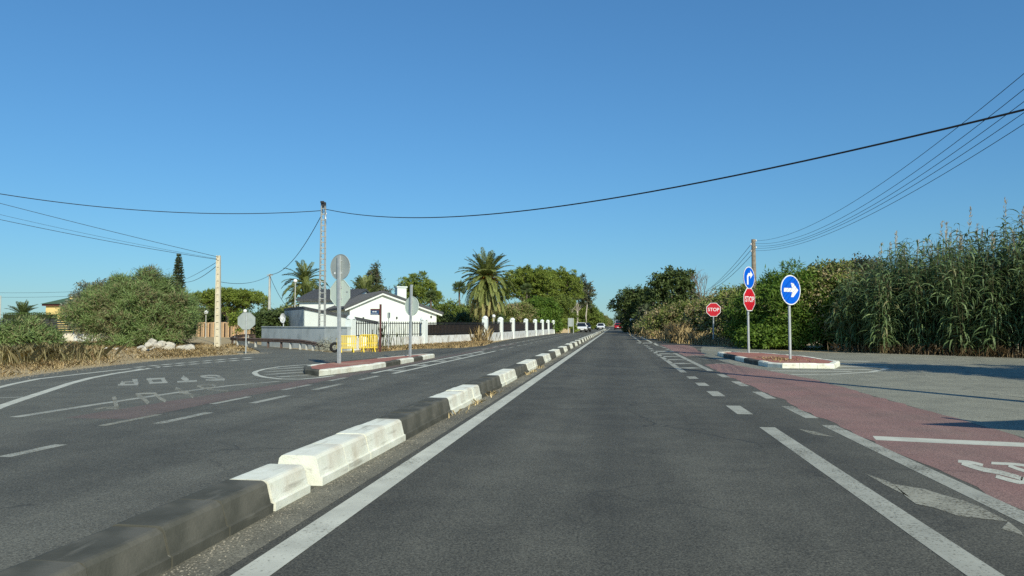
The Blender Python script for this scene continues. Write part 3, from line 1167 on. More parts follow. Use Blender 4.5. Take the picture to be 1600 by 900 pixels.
# right island: turn-right disc over stop
t = thing('road_sign', 'blue turn right disc above red STOP octagon on one post on right island', 'road sign', (5.05, 28.87, .13), sign_rz(52))
post(t, 3.2, .085)
make_disc(t, 2.89, .86, -.065, M_signblue, M_signback)
face('arrow', [(-.18, -.27), (-.07, -.27), (-.07, .02), (-.02, .07), (.08, .07), (.08, -.03), (.27, .125), (.08, .28), (.08, .18), (-.06, .18), (-.18, .06)], -.0765, 2.89, M_signwhite, t)
make_stop(t, 2.05, .88, -.065)
# stop by the hedge
t = thing('road_sign', 'red STOP octagon facing the road in front of the hedge', 'road sign', (5.62, 43.4, 0), sign_rz(-4))
t.rotation_euler = (0, .012, sign_rz(-4))
post(t, 2.3, .08)
make_stop(t, 2.08, .80, -.06)
# left island: disc above octagon, backs towards the road
t = thing('road_sign', 'grey backs of a round and an octagonal sign on one tall post, left island', 'road sign', (-7.72, 19.55, .13), sign_rz(158))
t.rotation_euler = (.004, .018, sign_rz(158))
mb = MB()
mb.box((0, 0, 1.5), (.10, .06, 3.1))
mb.build('post', M_galv, t, bevel=.008)
make_disc(t, 2.72, .74, -.05, M_signblue, M_signback)
t2 = .74
face('octagon_back', OCT(.37), -.05, 1.98, M_signbackP, t, .012)
loop_rim(t, OCT(.365), -.038, 1.98, M_signbackP)
for (sx_, sz_, sw_, sh_) in ((-.26, 2.0, .07, .045), (.2, 2.56, .05, .05)):
    mb = MB()
    mb.box((sx_, -.0365, sz_), (sw_, .002, sh_))
    mb.build('sticker', M_signwhite if sz_ > 2.3 else M_signback, t)
face('octagon_face', OCT(.365), -.054, 1.98, M_signred, t, .0035)
for zz in (2.55, 2.9, 1.82, 2.14):
    mb = MB()
    mb.box((0, -.034, zz), (.16, .012, .05))
    mb.build('clamp', M_galv, t)
# left island far end
t = thing('road_sign', 'pale back of a single round sign on the far end of left island', 'road sign', (-6.95, 24.0, .13), sign_rz(150))
t.rotation_euler = (.01, -.008, sign_rz(150))
mb = MB()
mb.box((0, 0, 1.2), (.09, .055, 2.5))
mb.build('post', M_galv, t, bevel=.008)
make_disc(t, 1.72, .66, -.045, M_signblue, M_signbackP)
for zz in (1.57, 1.88):
    mb = MB()
    mb.box((0, -.03, zz), (.14, .012, .04))
    mb.build('clamp', M_galv, t)
# octagon on the left verge
p = G(384, 552)
t = thing('road_sign', 'octagonal sign seen from behind beside the dry grass verge', 'road sign', (p[0], p[1], 0), sign_rz(196))
post(t, 1.70, .055)
face('plate_back', OCT(.36), -.04, 1.37, M_signback, t, .012)
face('plate_face', OCT(.35), -.044, 1.37, M_signred, t, .0035)
loop_rim(t, OCT(.355), -.028, 1.37, M_signback)
# small street name plate
p = G(594, 549.8)
t = thing('street_name_sign', 'small dark blue street name plate on a brown post beside the yellow barriers', 'street sign', (p[0], p[1], 0), sign_rz(4))
mb = MB()
mb.box((0, 0, 1.05), (.085, .085, 2.15))
mb.build('post', M_brown, t, bevel=.008)
mb = MB()
mb.box((-.25, 0, 1.78), (.42, .04, .28))
pl = mb.build('plate', M_brown, t, bevel=.01)
mb = MB()
mb.box((-.255, -.0235, 1.75), (.38, .004, .20))
mb.build('plate_field', M_navy, pl)
mb = MB()
xx = -.36
for k, wd in enumerate((.026, .03, .014, .034, .03)):
    mb.box((xx + wd / 2, -.027, 1.79), (wd, .003, .05 if k != 2 else .03))
    xx += wd + .012
for k in range(9):
    mb.box((-.42 + k * .037, -.027, 1.685), (.027, .003, .018))
o = mb.build('lettering', M_signwhite, pl)
o['kind'] = 'stuff'
p = G(607, 547)
t = thing('marker_post', 'thin grey pole with a narrow plate seen edge on, before the iron fence', 'post', (p[0], p[1], 0), 0)
post(t, 1.55, .045)
mb = MB()
mb.box((0.01, -.03, 1.66), (.07, .22, .26))
mb.build('plate', M_signback, t)

# ================================================================== yellow barriers
def barrier(label, a, b, h, sol):
    a, b = Vector((a[0], a[1], 0)), Vector((b[0], b[1], 0))
    d = b - a
    t = thing('crowd_barrier', label, 'barrier', a, math.atan2(d.y, d.x), 'yellow barriers beside the grey wall')
    w_ = d.length - .03
    r = .02
    mb = MB()
    mb.tube([(.02, 0, .18), (.02, 0, h - .1), (.05, 0, h - .03), (.12, 0, h), (w_ - .12, 0, h), (w_ - .05, 0, h - .03), (w_ - .02, 0, h - .1), (w_ - .02, 0, .18), (.02, 0, .18)], r, 8)
    mb.build('frame', M_yellow, t)
    n = 10
    for k in range(1, n):
        mb = MB()
        mb.box((w_ * k / n, 0, (h + .18) / 2), (.05, .022, h - .18))
        mb.build('bar', M_yellow, t)
    mb = MB()
    mb.box((w_ * sol, -.003, (h + .2) / 2), (w_ * .24, .012, h * .52))
    mb.build('reflector_panel', M_signwhite, t)
    mb = MB()
    mb.box((w_ * .5, -.004, h * .52), (w_ * .97, .018, .035))
    mb.build('middle_rail', M_yellow, t)
    for x in (.2 * w_, .8 * w_):
        mb = MB()
        mb.extrude([(x - .03, -.2, 0), (x - .03, -.14, 0), (x - .03, -.03, .2), (x - .03, .03, .2), (x - .03, .14, 0), (x - .03, .2, 0), (x - .03, .045, .24), (x - .03, -.045, .24)], (.05, 0, 0))
        mb.build('foot', M_yellow, t)


pa, pb, pc = G(526, 550.8), G(559, 550.3), G(591, 549.6)
barrier('yellow barrier with white panel, left of the pair, partly behind the sign post', pa, pb, .72, .6)
barrier('yellow barrier with white panel, right of the pair, beside the brown post', pb + np.array([.03, .05, 0]), pc, .76, .3)

# ================================================================== walls, fence and house
def wallbox(mb, a, b, th, z0, z1):
    a, b = Vector((a[0], a[1], 0)), Vector((b[0], b[1], 0))
    d = (b - a).normalized()
    n = Vector((-d.y, d.x, 0)) * th / 2
    mb.extrude([a + n + Vector((0, 0, z0)), b + n + Vector((0, 0, z0)), b - n + Vector((0, 0, z0)), a - n + Vector((0, 0, z0))], (0, 0, z1 - z0))


# grey wall in the left junction
gw = thing('grey_wall', 'low grey painted boundary wall curving along the side road', 'wall')
gwp = [AY(411, 540, 39.5), AY(440, 541, 37.6), AY(475, 543, 35.6), AY(510, 545, 34.0), AY(545, 547, 33.2)]
for i in range(len(gwp) - 1):
    mb = MB()
    a, b = gwp[i], gwp[i + 1]
    e = (b - a) / np.linalg.norm(b - a) * .008
    wallbox(mb, a, b - e, .2, -.05, 1.07)
    mb.build('wall_panel', M_greywall_shade, gw)
    mb = MB()
    wallbox(mb, a - e, b, .27, 1.07, 1.12)
    mb.build('coping', M_greywall_shade, gw)

FP = [(548, 33.6, 1.62, .34), (662, 40.5, 1.60, .30), (758, 51.0, 1.78, .38)]
FB = [(782, None), (800.6, None), (821.6, None), (836, None), (847, None), (856, None), (864.4, None)]
pts3 = [AY(px, 507, Y) for px, Y, h, w_ in FP]
A0, A1 = pts3[2], AY(864.4, 507, 99.0)
lineB = []
for px, _ in FB:
    # intersect the pixel column with the line of the wall
    d = ray(px, 507)
    # solve A0 + s(A1-A0) = C + k d in plan
    m = np.array([[A1[0] - A0[0], -d[0]], [A1[1] - A0[1], -d[1]]])
    s, k = np.linalg.solve(m, np.array([-A0[0], -A0[1]]))
    lineB.append(A0 + (A1 - A0) * s)
fence = thing('boundary_fence', 'long white wall with capped pillars and dark iron railings around the garden', 'fence')


def pillar(p, wd, h, ang):
    mb = MB()
    mb.box((p[0], p[1], h / 2 - .05), (wd, wd, h + .1), ang)
    o = mb.build('pillar', M_white, fence, bevel=.012)
    mb = MB()
    c = [(wd * .78, 0), (wd * .80, .05), (wd * .72, .07), (wd * .66, .12), (wd * .45, .18), (wd * .15, .22)]
    mb.lathe([(r * .78, z) for r, z in c], (p[0], p[1], h), 12)
    mb.build('cap', M_white, o)


allp = pts3 + lineB
for i, p in enumerate(allp):
    q = allp[min(i + 1, len(allp) - 1)] - allp[max(i - 1, 0)]
    pillar(p, .36 if i < 3 else .4, (1.47, 1.46, 1.62)[i] if i < 3 else 1.60, math.atan2(q[1], q[0]))
for i in range(len(allp) - 1):
    a, b = allp[i], allp[i + 1]
    d = (b - a) / np.linalg.norm(b - a)
    aa, bb = a + d * .20, b - d * .20
    hw = .56 if i < 2 else .6
    ht = 1.38 if i < 2 else 1.45
    mb = MB()
    wallbox(mb, aa, bb, .22, -.05, hw)
    mb.build('base_wall', M_whiteB, fence)
    for z in (hw + .1, ht - .12):
        mb = MB()
        wallbox(mb, aa, bb, .035, z, z + .04)
        mb.build('rail', M_dark, fence)
    ln = np.linalg.norm(bb - aa)
    if i == 0:
        n = int(ln / .19)
    elif i == 1:
        n = int(ln / .22)
    else:
        n = max(5, int(ln / .32))
    for k in range(n):
        p = aa + (bb - aa) * (k + .5) / n
        if i == 0 and k == 0 or i > 0 and k == 0:
            mb = MB()
            mb.box((0, 0, (hw + ht) / 2), (.032, .032, ht - hw - .004), math.atan2(d[1], d[0]))
            first = mb.build('bar', M_dark, fence)
            first.location = (p[0], p[1], 0)
        else:
            o = inst(first, 'bar', fence)
            o.location = (p[0], p[1], random.uniform(-.006, .006))
    if i >= 1:
        nrm = np.array([-d[1], d[0], 0])
        off = nrm * .07
        mb = MB()
        wallbox(mb, aa + off, bb + off, .02, hw + .02, ht - .16)
        mb.build('screen_panel', M_screen, fence)

# white house with gable
HA = AY(597, 456, 60.0)
ux, uy = np.array([math.cos(math.radians(32)), math.sin(math.radians(32)), 0]), np.array([-math.sin(math.radians(32)), math.cos(math.radians(32)), 0])
hh = thing('white_house', 'white gabled house with dark tiled roof and chimney behind the iron fence', 'house', (HA[0], HA[1], 0), math.radians(32))
apex, eave, hw_ = HA[2] - .12, HA[2] - 1.78, 4.9
mb = MB()
hwl, sll = 2.75, .44
mb.extrude([(-hwl, 0, -.05), (hw_, 0, -.05), (hw_, 0, eave - .02), (0, 0, apex - .05), (-hwl, 0, apex - .05 - sll * hwl)], (0, 9, 0))
mb.build('wall', M_white, hh)
sl = (apex - eave) / hw_
ov = .55
for s in (-1, 1):
    mb = MB()
    hk, sk = (hw_, sl) if s > 0 else (hwl, sll)
    x1 = s * (hk + ov)
    mb.extrude([(0, -.35, apex + .02), (x1, -.35, apex + .02 - sk * (hk + ov)), (x1, -.35, apex + .2 - sk * (hk + ov)), (0, -.35, apex + .2)], (0, 9.7, 0))
    rf = mb.build('roof', M_tile, hh)
    for k in range(24):           # tile rolls running down the slope
        mb = MB()
        yy = -.3 + k * .4
        mb.tube([(s * .05, yy, apex + .2 - sk * .05), (x1, yy, apex + .2 - sk * (hk + ov))], .05, 6)
        mb.build('tile_roll', M_tile, rf)
    mb = MB()                      # white barge board under the verge
    e8 = hk + ov * .8
    mb.extrude([(0, -.30, apex - .14), (s * e8, -.30, apex - .14 - sk * e8), (s * e8, -.30, apex + .015 - sk * e8), (0, -.30, apex + .015)], (0, .3, 0))
    mb.build('barge_board', M_white, hh)
mb = MB()
mb.box((2.5, 3.2, apex - .1), (.85, .85, 1.5))
ch = mb.build('chimney', M_white, hh)
mb = MB()
mb.box((2.5, 3.2, apex + .72), (1.0, 1.0, .12))
mb.build('chimney_cap', M_white, ch)
for x, z in ((-1.6, 1.75), (1.3, 1.8), (4.4, 1.9)):
    mb = MB()
    mb.box((x, -.05, z), (.12, .1, .18))
    mb.build('wall_lamp', M_dark, hh)

# rear wing with its own tiled roof
rb = thing('rear_house_wing', 'white rear building with grey ribbed tile roof beside the lattice mast', 'house')
ra, rb_ = AY(468, 470, 66), AY(548, 470, 66)
z_e, z_r = ra[2], AY(468, 454, 70)[2]
mb = MB()
wd = rb_[0] - ra[0]
mb.extrude([(ra[0], 66, -.05), (ra[0], 66, z_e), (ra[0], 70, z_r - .08), (ra[0], 74, z_e), (ra[0], 74, -.05)], (wd, 0, 0))
mb.build('wall', M_white, rb)
mb = MB()
mb.extrude([(ra[0] - .15, 65.6, z_e - .06), (ra[0] - .15, 65.6, z_e + .12), (ra[0] - .15, 70, z_r + .08), (ra[0] - .15, 74.4, z_e + .12), (ra[0] - .15, 74.4, z_e - .06), (ra[0] - .15, 70, z_r - .07)], (wd + .3, 0, 0))
rf = mb.build('roof', M_tile, rb)
for k in range(20):
    mb = MB()
    x = ra[0] - .1 + (wd + .2) * k / 19
    mb.tube([(x, 65.62, z_e + .13), (x, 70, z_r + .1)], .075, 6)
    mb.build('tile_roll', M_tile, rf)
# lean-to
lt = thing('lean_to', 'white outbuilding with a single sloping dark roof edge, next to the house', 'outbuilding')
l0, l1, l2 = AY(475, 480, 46), AY(590, 503, 45.0), AY(445, 484, 52)
mb = MB()
mb.extrude([(l0[0], l0[1], -.05), (l1[0], l1[1], -.05), (l1[0], l1[1], l1[2] - .06), (l0[0], l0[1], l0[2] - .1)], (l2[0] - l0[0], l2[1] - l0[1], 0))
mb.build('wall', M_white, lt)
mb = MB()
mb.extrude([(l0[0] - .02, l0[1] - .1, l0[2] - .12), (l1[0] + .1, l1[1] - .1, l1[2] - .12), (l1[0] + .1, l1[1] - .1, l1[2] + .03), (l0[0] - .02, l0[1] - .1, l0[2] + .06)], (l2[0] - l0[0] - .1, l2[1] - l0[1] + .2, 0))
mb.build('roof', M_tile, lt)
mb = MB()
dd = Vector((l2[0] - l0[0], l2[1] - l0[1], 0)).normalized()
nn = Vector((-dd.y, dd.x, 0)) * .03
wallbox(mb, (l0[0] + nn.x - dd.x * .05, l0[1] + nn.y - dd.y * .05), (l2[0] + nn.x, l2[1] + nn.y), .07, -.05, l0[2] - .14)
mb.build('side_wall_shade', M_greywall_shade, lt)  # grey sheet over the white side wall, painting in its shade
p = AY(443, 497, 44)
t = thing('satellite_dish', 'white satellite dish on a short mast left of the outbuilding', 'satellite dish', (p[0], p[1], 0), math.radians(-30))
mb = MB()
mb.tube([(0, 0, -.02), (0, 0, p[2])], .035, 6)
mb.build('mast', M_galv, t)
mb = MB()
n = 16
vs_, fs = [(0, .08, p[2])], []
for rr_, yy in ((.17, .06), (.32, 0)):
    for k in range(n):
        vs_.append((rr_ * math.cos(2 * PI * k / n), yy - .05, p[2] + rr_ * math.sin(2 * PI * k / n)))
for k in range(n):
    k2 = (k + 1) % n
    fs += [(0, 1 + k, 1 + k2), (1 + k, 1 + n + k, 1 + n + k2, 1 + k2)]
mb.add(vs_, fs)
d_ = mb.build('dish', M_signwhite, t)
mb = MB()
mb.tube([(0, .05, p[2] - .3), (0, -.28, p[2])], .015, 5)
mb.box((0, -.3, p[2]), (.06, .1, .06))
mb.build('receiver_arm', M_galv, t)

# ================================================================== guard rail, tyre
gr = thing('guard_rail', 'bent rusty guard rail curving in front of the grey wall', 'guard rail')
gpath = [AY(398, 524, 43.5), AY(380, 524.5, 44), AY(366, 526.5, 42.5), AY(361, 529, 40), AY(372, 530, 38.3), AY(400, 531, 36.6), AY(440, 532, 34.8), AY(470, 533.5, 33.4), AY(490, 536.5, 32.6), AY(506, 541, 32.0)]
prof = [(-.16, 0), (-.13, .05), (-.05, .06), (0, .015), (.05, .06), (.13, .05), (.16, 0)]
mb = MB()
vs_, fs = [], []
for i, p in enumerate(gpath):
    d = gpath[min(i + 1, len(gpath) - 1)] - gpath[max(i - 1, 0)]
    n_ = Vector((d[1], -d[0], 0)).normalized()
    for z, o_ in prof:
        z *= .6
        vs_.append(Vector(p) + n_ * o_ + Vector((0, 0, z)))
for i in range(len(gpath) - 1):
    for k in range(len(prof) - 1):
        a = i * len(prof) + k
        fs.append((a, a + 1, a + len(prof) + 1, a + len(prof)))
mb.add(vs_, fs)
o = mb.build('rail', M_rust, gr)
sm = o.modifiers.new('thickness', 'SOLIDIFY')
sm.thickness = .012
for i in (0, 2, 4, 5, 6, 7, 8):
    p = gpath[i]
    for f_ in (0, .5):
        q = p * (1 - f_) + gpath[i + 1] * f_
        mb = MB()
        mb.box((q[0] - .05, q[1] + .08, q[2] / 2 - .02), (.09, .1, q[2] + .1))
        mb.build('rail_post', M_concB if (i + int(f_ * 2)) % 3 else M_rust, gr)
p = G(523, 550.5)
t = MB()
pr = []
for k in range(24):
    pr.append(k)
vs_, fs = [], []
for k in range(20):
    a = 2 * PI * k / 20
    for j in range(8):
        b = 2 * PI * j / 8
        r = .17 + .06 * math.cos(b)
        vs_.append((r * math.cos(a), .07 * math.sin(b), r * math.sin(a) + .23))
for k in range(20):
    for j in range(8):
        fs.append((k * 8 + j, k * 8 + (j + 1) % 8, ((k + 1) % 20) * 8 + (j + 1) % 8, ((k + 1) % 20) * 8 + j))
t.add(vs_, fs)
o = t.build('old_tyre', M_rubber, smooth=True)
o.location = (p[0], p[1], -.01)
o.rotation_euler = (0, 0, .4)
tag(o, 'black tyre standing behind the left island sign post', 'tyre')

# ================================================================== poles, mast, wires
def wire(name, label, a, b, sag, r, cat='cable', group='overhead wires'):
    a, b = Vector(a), Vector(b)
    mb = MB()
    n = 40
    mb.tube([a.lerp(b, k / n) - Vector((0, 0, 4 * sag * (k / n) * (1 - k / n))) for k in range(n + 1)], r, 5)
    o = mb.build(name, M_wire)
    return tag(o, label, cat, group)


MX = AY(503, 511, 38.0)
MTOP = AY(502.5, 322, 38.0)[2]
M_mast = pmat('mast_steel', (.34, .36, .34), .6, (.42, .43, .40), 6, metal=.2)
mast = thing('lattice_mast', 'tall slender steel lattice mast carrying cables beside the white outbuilding', 'mast', (MX[0], MX[1], 0), math.radians(12))
w0, w1 = .165, .10


def mw(z):
    return w0 + (w1 - w0) * z / MTOP


for sx in (-1, 1):
    for sy in (-1, 1):
        mb = MB()
        mb.bar((sx * w0, sy * w0, -.05), (sx * w1, sy * w1, MTOP), .045)
        mb.build('leg', M_mast, mast)
nz = 24
for k in range(nz + 1):
    z = .15 + (MTOP - .3) * k / nz
    a = mw(z)
    for q, (p0, p1) in enumerate((((-a, -a), (a, -a)), ((a, -a), (a, a)), ((a, a), (-a, a)), ((-a, a), (-a, -a)))):
        mb = MB()
        mb.bar((*p0, z), (*p1, z), .03)
        mb.build('rung', M_mast, mast)
mb = MB()
mb.box((0, 0, MTOP + .06), (.26, .2, .3))
mb.box((-.05, -.1, MTOP + .2), (.2, .12, .12))
mb.build('cable_head', M_dark, mast, bevel=.02)
mb = MB()
mb.tube([(.16, -.15, MTOP - .75), (.16, -.15, MTOP - .5), (.2, -.15, MTOP - .42)], [.035, .035, .02], 6)
mb.build('insulator', M_signwhite, mast)

# concrete pole with recessed panels
CP = G(340, 541)
CPH = AY(338, 398, CP[1])[2]
cp = thing('concrete_pole', 'cream concrete utility pole with recessed panels standing in the dry verge', 'utility pole', (CP[0], CP[1], -.05), .15)
cp.rotation_euler = (0, math.radians(-.6), .15)
wb, wt = .155, .105
mb = MB()
for s in (-1, 1):
    mb.add([(s * wb, -.10, 0), (s * (wb - .07), -.10, 0), (s * (wb - .07), .10, 0), (s * wb, .10, 0), (s * wt, -.08, CPH), (s * (wt - .055), -.08, CPH), (s * (wt - .055), .08, CPH), (s * wt, .08, CPH)],
           [(0, 1, 2, 3), (4, 5, 6, 7), (0, 1, 5, 4), (1, 2, 6, 5), (2, 3, 7, 6), (3, 0, 4, 7)])
mb.build('flange', M_conc, cp)
mb = MB()
mb.add([(-wb + .06, -.03, 0), (wb - .06, -.03, 0), (wb - .06, .03, 0), (-wb + .06, .03, 0), (-wt + .05, -.03, CPH - .02), (wt - .05, -.03, CPH - .02), (wt - .05, .03, CPH - .02), (-wt + .05, .03, CPH - .02)],
       [(0, 1, 2, 3), (4, 5, 6, 7), (0, 1, 5, 4), (1, 2, 6, 5), (2, 3, 7, 6), (3, 0, 4, 7)])
mb.build('web', M_conc, cp)
for k in range(13):
    z = .3 + k * (CPH - .5) / 12
    a = wb + (wt - wb) * z / CPH - .068
    mb = MB()
    mb.box((0, 0, z), (2 * a + .02, .15, .13))
    mb.build('cross_web', M_conc, cp)

# far slim concrete pole left of the house
q = AY(420, 530, 57)
SPH = AY(420, 428, 57)[2]
sp_ = thing('concrete_pole', 'slim pale pole with cables rising above the ivy, left of the house', 'utility pole', (q[0], q[1], 0), 0)
mb = MB()
mb.tube([(0, 0, -.05), (0, 0, SPH)], [.14, .09], 8)
mb.build('shaft', M_concB, sp_)
mb = MB()
mb.box((0, 0, SPH - .1), (.5, .08, .08))
mb.build('crossarm', M_galv, sp_)

# wooden pole on the right
WP = AY(1180, 545, 39.5)
WPH = AY(1179, 374, 39.5)[2]
wp = thing('wooden_pole', 'grey weathered wooden utility pole rising behind the right island signs', 'utility pole', (WP[0], WP[1], 0), 0)
mb = MB()
mb.tube([(0, 0, -.05), (0, 0, WPH * .5), (0, 0, WPH)], [.14, .125, .105], 10)
mb.build('shaft', M_wood, wp)
for k in range(4):
    mb = MB()
    mb.lathe([(.02, 0), (.035, .02), (.03, .06), (.035, .08), (.02, .1)], ((-.13 if k % 2 else .13), -.03, WPH - .12 - .18 * k), 8)
    mb.build('insulator', M_signwhite, wp)
# pole just outside the frame that throws the long thin shadow
NPX, NPY, NPH = 7.30, 11.05, 7.2
np_ = thing('wooden_pole', 'wooden utility pole just outside the right edge, throwing a thin shadow', 'utility pole', (NPX, NPY, 0), 0)
mb = MB()
mb.tube([(0, 0, -.05), (0, 0, NPH * .5), (0, 0, NPH)], [.14, .12, .10], 10)
mb.build('shaft', M_wood, np_)
for k in range(5):
    mb = MB()
    mb.lathe([(.02, 0), (.035, .02), (.03, .06), (.035, .08), (.02, .1)], ((-.13 if k % 2 else .13), -.03, 5.97 - .21 * k), 8)
    mb.build('insulator', M_signwhite, np_)

wire('thick_cable', 'thick black cable sagging across the sky from the lattice mast to the right', (MX[0], MX[1], MTOP - .15), (NPX, NPY, 4.62), 1.10, .019)
LE = AY(-260, 250, 30)
wire('thick_cable', 'thick black cable running left from the lattice mast top across the sky', (MX[0], MX[1], MTOP - .25), AY(-420, 205, 26), 1.35, .02)
SP = Vector((q[0], q[1], SPH))
wire('cable', 'black cable dropping from the lattice mast to the slim pale pole', (MX[0], MX[1], MTOP - .3), SP - Vector((0, 0, .05)), .9, .02)
wire('cable', 'black cable hanging from the slim pale pole towards the outbuilding roof', SP - Vector((0, 0, .15)), AY(450, 481, 50), .25, .016)
wire('cable', 'cable running left from the slim pale pole to the concrete pole', SP - Vector((0, 0, .1)), (CP[0], CP[1], AY(340, 440, CP[1])[2]), .35, .014)
for k, (ye, yc, lab) in enumerate(((302, 402, 'uppermost'), (321, 405, 'middle'), (330, 406, 'lowest'))):
    wire('thin_wire', 'thin wire slanting down to the concrete pole from the left, ' + lab + ' of three', AY(-60, ye, 30), (CP[0], CP[1], AY(338, yc, CP[1])[2]), .12 if k else .05, .012 if k != 1 else .007)
wire('thin_wire', 'short thin wire running back left from the top of the concrete pole, upper of two', (CP[0], CP[1], AY(338, 407, CP[1])[2]), AY(285, 438, 75), .1, .014)
wire('thin_wire', 'short thin wire running back left from the concrete pole, lower of two', (CP[0], CP[1], AY(338, 412, CP[1])[2]), AY(285, 440, 75), .4, .018)
names = ['uppermost', 'second', 'third', 'fourth', 'lowest']
for k in range(5):
    ztop = 6.02 - .21 * k
    zfar = WPH - .08 - .13 * k
    sg = (.9, 1.0, .95, .85, .78)[k]
    wire('thin_wire', 'thin wire climbing from the wooden pole to the upper right corner, ' + names[k] + ' of five', (WP[0] + .05, WP[1], zfar), (NPX - .1 + .05 * k, NPY, ztop), sg, .0065)
FPp = AY(1085, 470, 72)
for k in range(3):
    e = AY(1112 - 6 * k, 448 + 4 * k, 62)
    wire('thin_wire', 'thin wire falling left from the wooden pole behind the bushes, ' + ('upper', 'middle', 'lower')[k] + ' of three', (WP[0], WP[1], WPH - .1 - .3 * k), e, .18 + .1 * k, .012)
# thin far lines on the left
for k, y in enumerate((456, 463)):
    wire('far_wire', 'fine level wire far off above the yellow house, ' + ('upper' if k == 0 else 'lower') + ' one', AY(-40, y + .6, 110), AY(125, y - .6, 100), .15, .02)
q2 = AY(0, 500, 100)
t = thing('far_pole', 'thin grey pole at the left edge beyond the palm', 'utility pole', (q2[0], q2[1], 0), 0)
mb = MB()
mb.tube([(0, 0, -.05), (0, 0, AY(0, 462, 100)[2])], .07, 6)
mb.build('shaft', M_concB, t)


# ================================================================== globe lamps
def globe(label, px, py_top, Y, r=.22):
    p = AY(px, py_top, Y)
    t = thing('globe_lamp', label, 'lamp post', (p[0], p[1], 0), 0, 'white globe lamps')
    mb = MB()
    mb.tube([(0, 0, -.05), (0, 0, p[2] - r)], .04, 6)
    mb.build('post', M_concB, t)
    mb = MB()
    mb.lathe([(r * math.sin(a), -r * math.cos(a)) for a in [PI * (k + .3) / 8.6 for k in range(9)]], (0, 0, p[2]), 12)
    mb.build('globe', M_globe, t, smooth=True)


globe('white globe lamp on a slim post in front of the leafy palm behind the outbuilding', 461.5, 439, 55, .16)
globe('white globe lamp half hidden by pine shade left of the concrete pole', 322, 488, 62, .2)
globe('white globe lamp just behind the second white pillar under the date palm', 771.5, 494, 57, .14)
globe('pale globe lamp above the back of the octagonal verge sign', 383, 486, 55, .15)

# ================================================================== brick boundary wall far left of centre
bwl = thing('brick_wall', 'tan brick boundary wall with dark gaps below the umbrella pine', 'wall')
pa, pb = AY(308, 527, 70), AY(404, 527, 64)
d = (pb - pa)
N = 12
for k in range(N):
    a, b = pa + d * (k + .12) / N, pa + d * (k + .62) / N
    mb = MB()
    wallbox(mb, a, b, .35, -.05, 1.42 + .03 * (k % 2))
    mb.build('pier', M_brick, bwl)
    a, b = pa + d * (k + .62) / N, pa + d * (k + 1.12) / N
    mb = MB()
    if k in (7, 8, 9):
        wallbox(mb, a, b, .2, -.05, 1.3)
        mb.build('brick_infill', M_brick, bwl)
    else:
        wallbox(mb, a, b, .12, -.05, 1.35)
        mb.build('dark_infill', M_screen, bwl)
t = thing('brick_hut', 'small dark roofed hut peeping over the tan brick wall', 'hut')
a, b = AY(319, 509, 76), AY(372, 509, 76)
mb = MB()
mb.extrude([(a[0] + .4, 76, -.05), (b[0] - .4, 76, -.05), (b[0] - .4, 76, a[2]), (a[0] + .4, 76, a[2])], (0, 4, 0))
mb.build('wall', M_brick, t)
zt = AY(345, 503, 78)[2]
mb = MB()
mb.add([(a[0], 75.6, a[2]), (b[0], 75.6, a[2]), (b[0], 80.4, a[2]), (a[0], 80.4, a[2]), (a[0] + 1.0, 77.5, zt), (b[0] - 1.0, 77.5, zt), (b[0] - 1.0, 78.5, zt), (a[0] + 1.0, 78.5, zt)],
       [(0, 1, 2, 3), (4, 5, 6, 7), (0, 1, 5, 4), (1, 2, 6, 5), (2, 3, 7, 6), (3, 0, 4, 7)])
mb.build('roof', M_tile, t)

# ================================================================== yellow house, hedge, fence far left
yh = thing('yellow_house', 'yellow house with green pyramid roof half hidden by the grey green tree', 'house')
a, b = AY(71, 500, 120), AY(119, 500, 120)
ze, za = AY(71, 477, 120)[2], AY(92, 463.5, 123)[2]
mb = MB()
mb.extrude([(a[0], 120, -.05), (b[0], 120, -.05), (b[0], 120, ze), (a[0], 120, ze)], (0, 6, 0))
mb.build('wall', M_yellowwall, yh)
mb = MB()
cx = AY(92, 470, 123)[0]
mb.box(((a[0] + b[0]) / 2, 123, ze + .06), (b[0] - a[0] + .9, 6.9, .35))
mb.build('eaves', M_brown, yh)
mb = MB()
xa, xb = a[0] - .6, b[0] + .6
mb.add([(xa, 119.3, ze + .24), (xb, 119.3, ze + .24), (xb, 126.7, ze + .24), (xa, 126.7, ze + .24), ((xa + xb) / 2, 123, za)], [(0, 1, 2, 3), (0, 1, 4), (1, 2, 4), (2, 3, 4), (3, 0, 4)])
rf = mb.build('roof', M_greentile, yh)
mb = MB()
c = AY(113, 465, 122)
mb.box((c[0], 122, c[2] - .6), (.6, .6, 1.6))
mb.build('chimney', M_yellowwall, rf)

lf = thing('garden_fence', 'dark slatted fence on a low pale stone wall at the far left', 'fence')
a, b = AY(-40, 520, 46), AY(215, 520, 46)
for k in range(8):
    mb = MB()
    p0, p1 = a + (b - a) * k / 8, a + (b - a) * (k + .985) / 8
    wallbox(mb, p0, p1, .3, -.05, .58)
    mb.build('stone_wall', M_whiteB if k % 2 else pmat('pale_plaster', (.66, .60, .46), .9, (.74, .69, .56), 3, bump=.3, bscale=20), lf)
c = AY(117, 520, 46)
ln = c[0] - a[0]
for k in range(6):
    mb = MB()
    wallbox(mb, (a[0], 46), (c[0], 46), .03, .66 + .16 * k, .66 + .16 * k + .12)
    mb.build('slat', pmat('dark_green_slat', (.05, .055, .05), .7), lf)
for px in (-35, 5, 40, 78, 116, 120, 123.5):
    p = AY(px, 520, 46)
    mb = MB()
    mb.box((p[0], 45.94, 1.1), (.07, .07, 1.08))
    mb.build('post', M_galv if px > 100 else M_dark, lf)
for k in range(60):
    p = a + (c - a) * (k + .5) / 60
    mb = MB()
    mb.box((p[0], 46, 1.62), (.03, .02, .1))
    mb.build('spike', M_dark, lf)

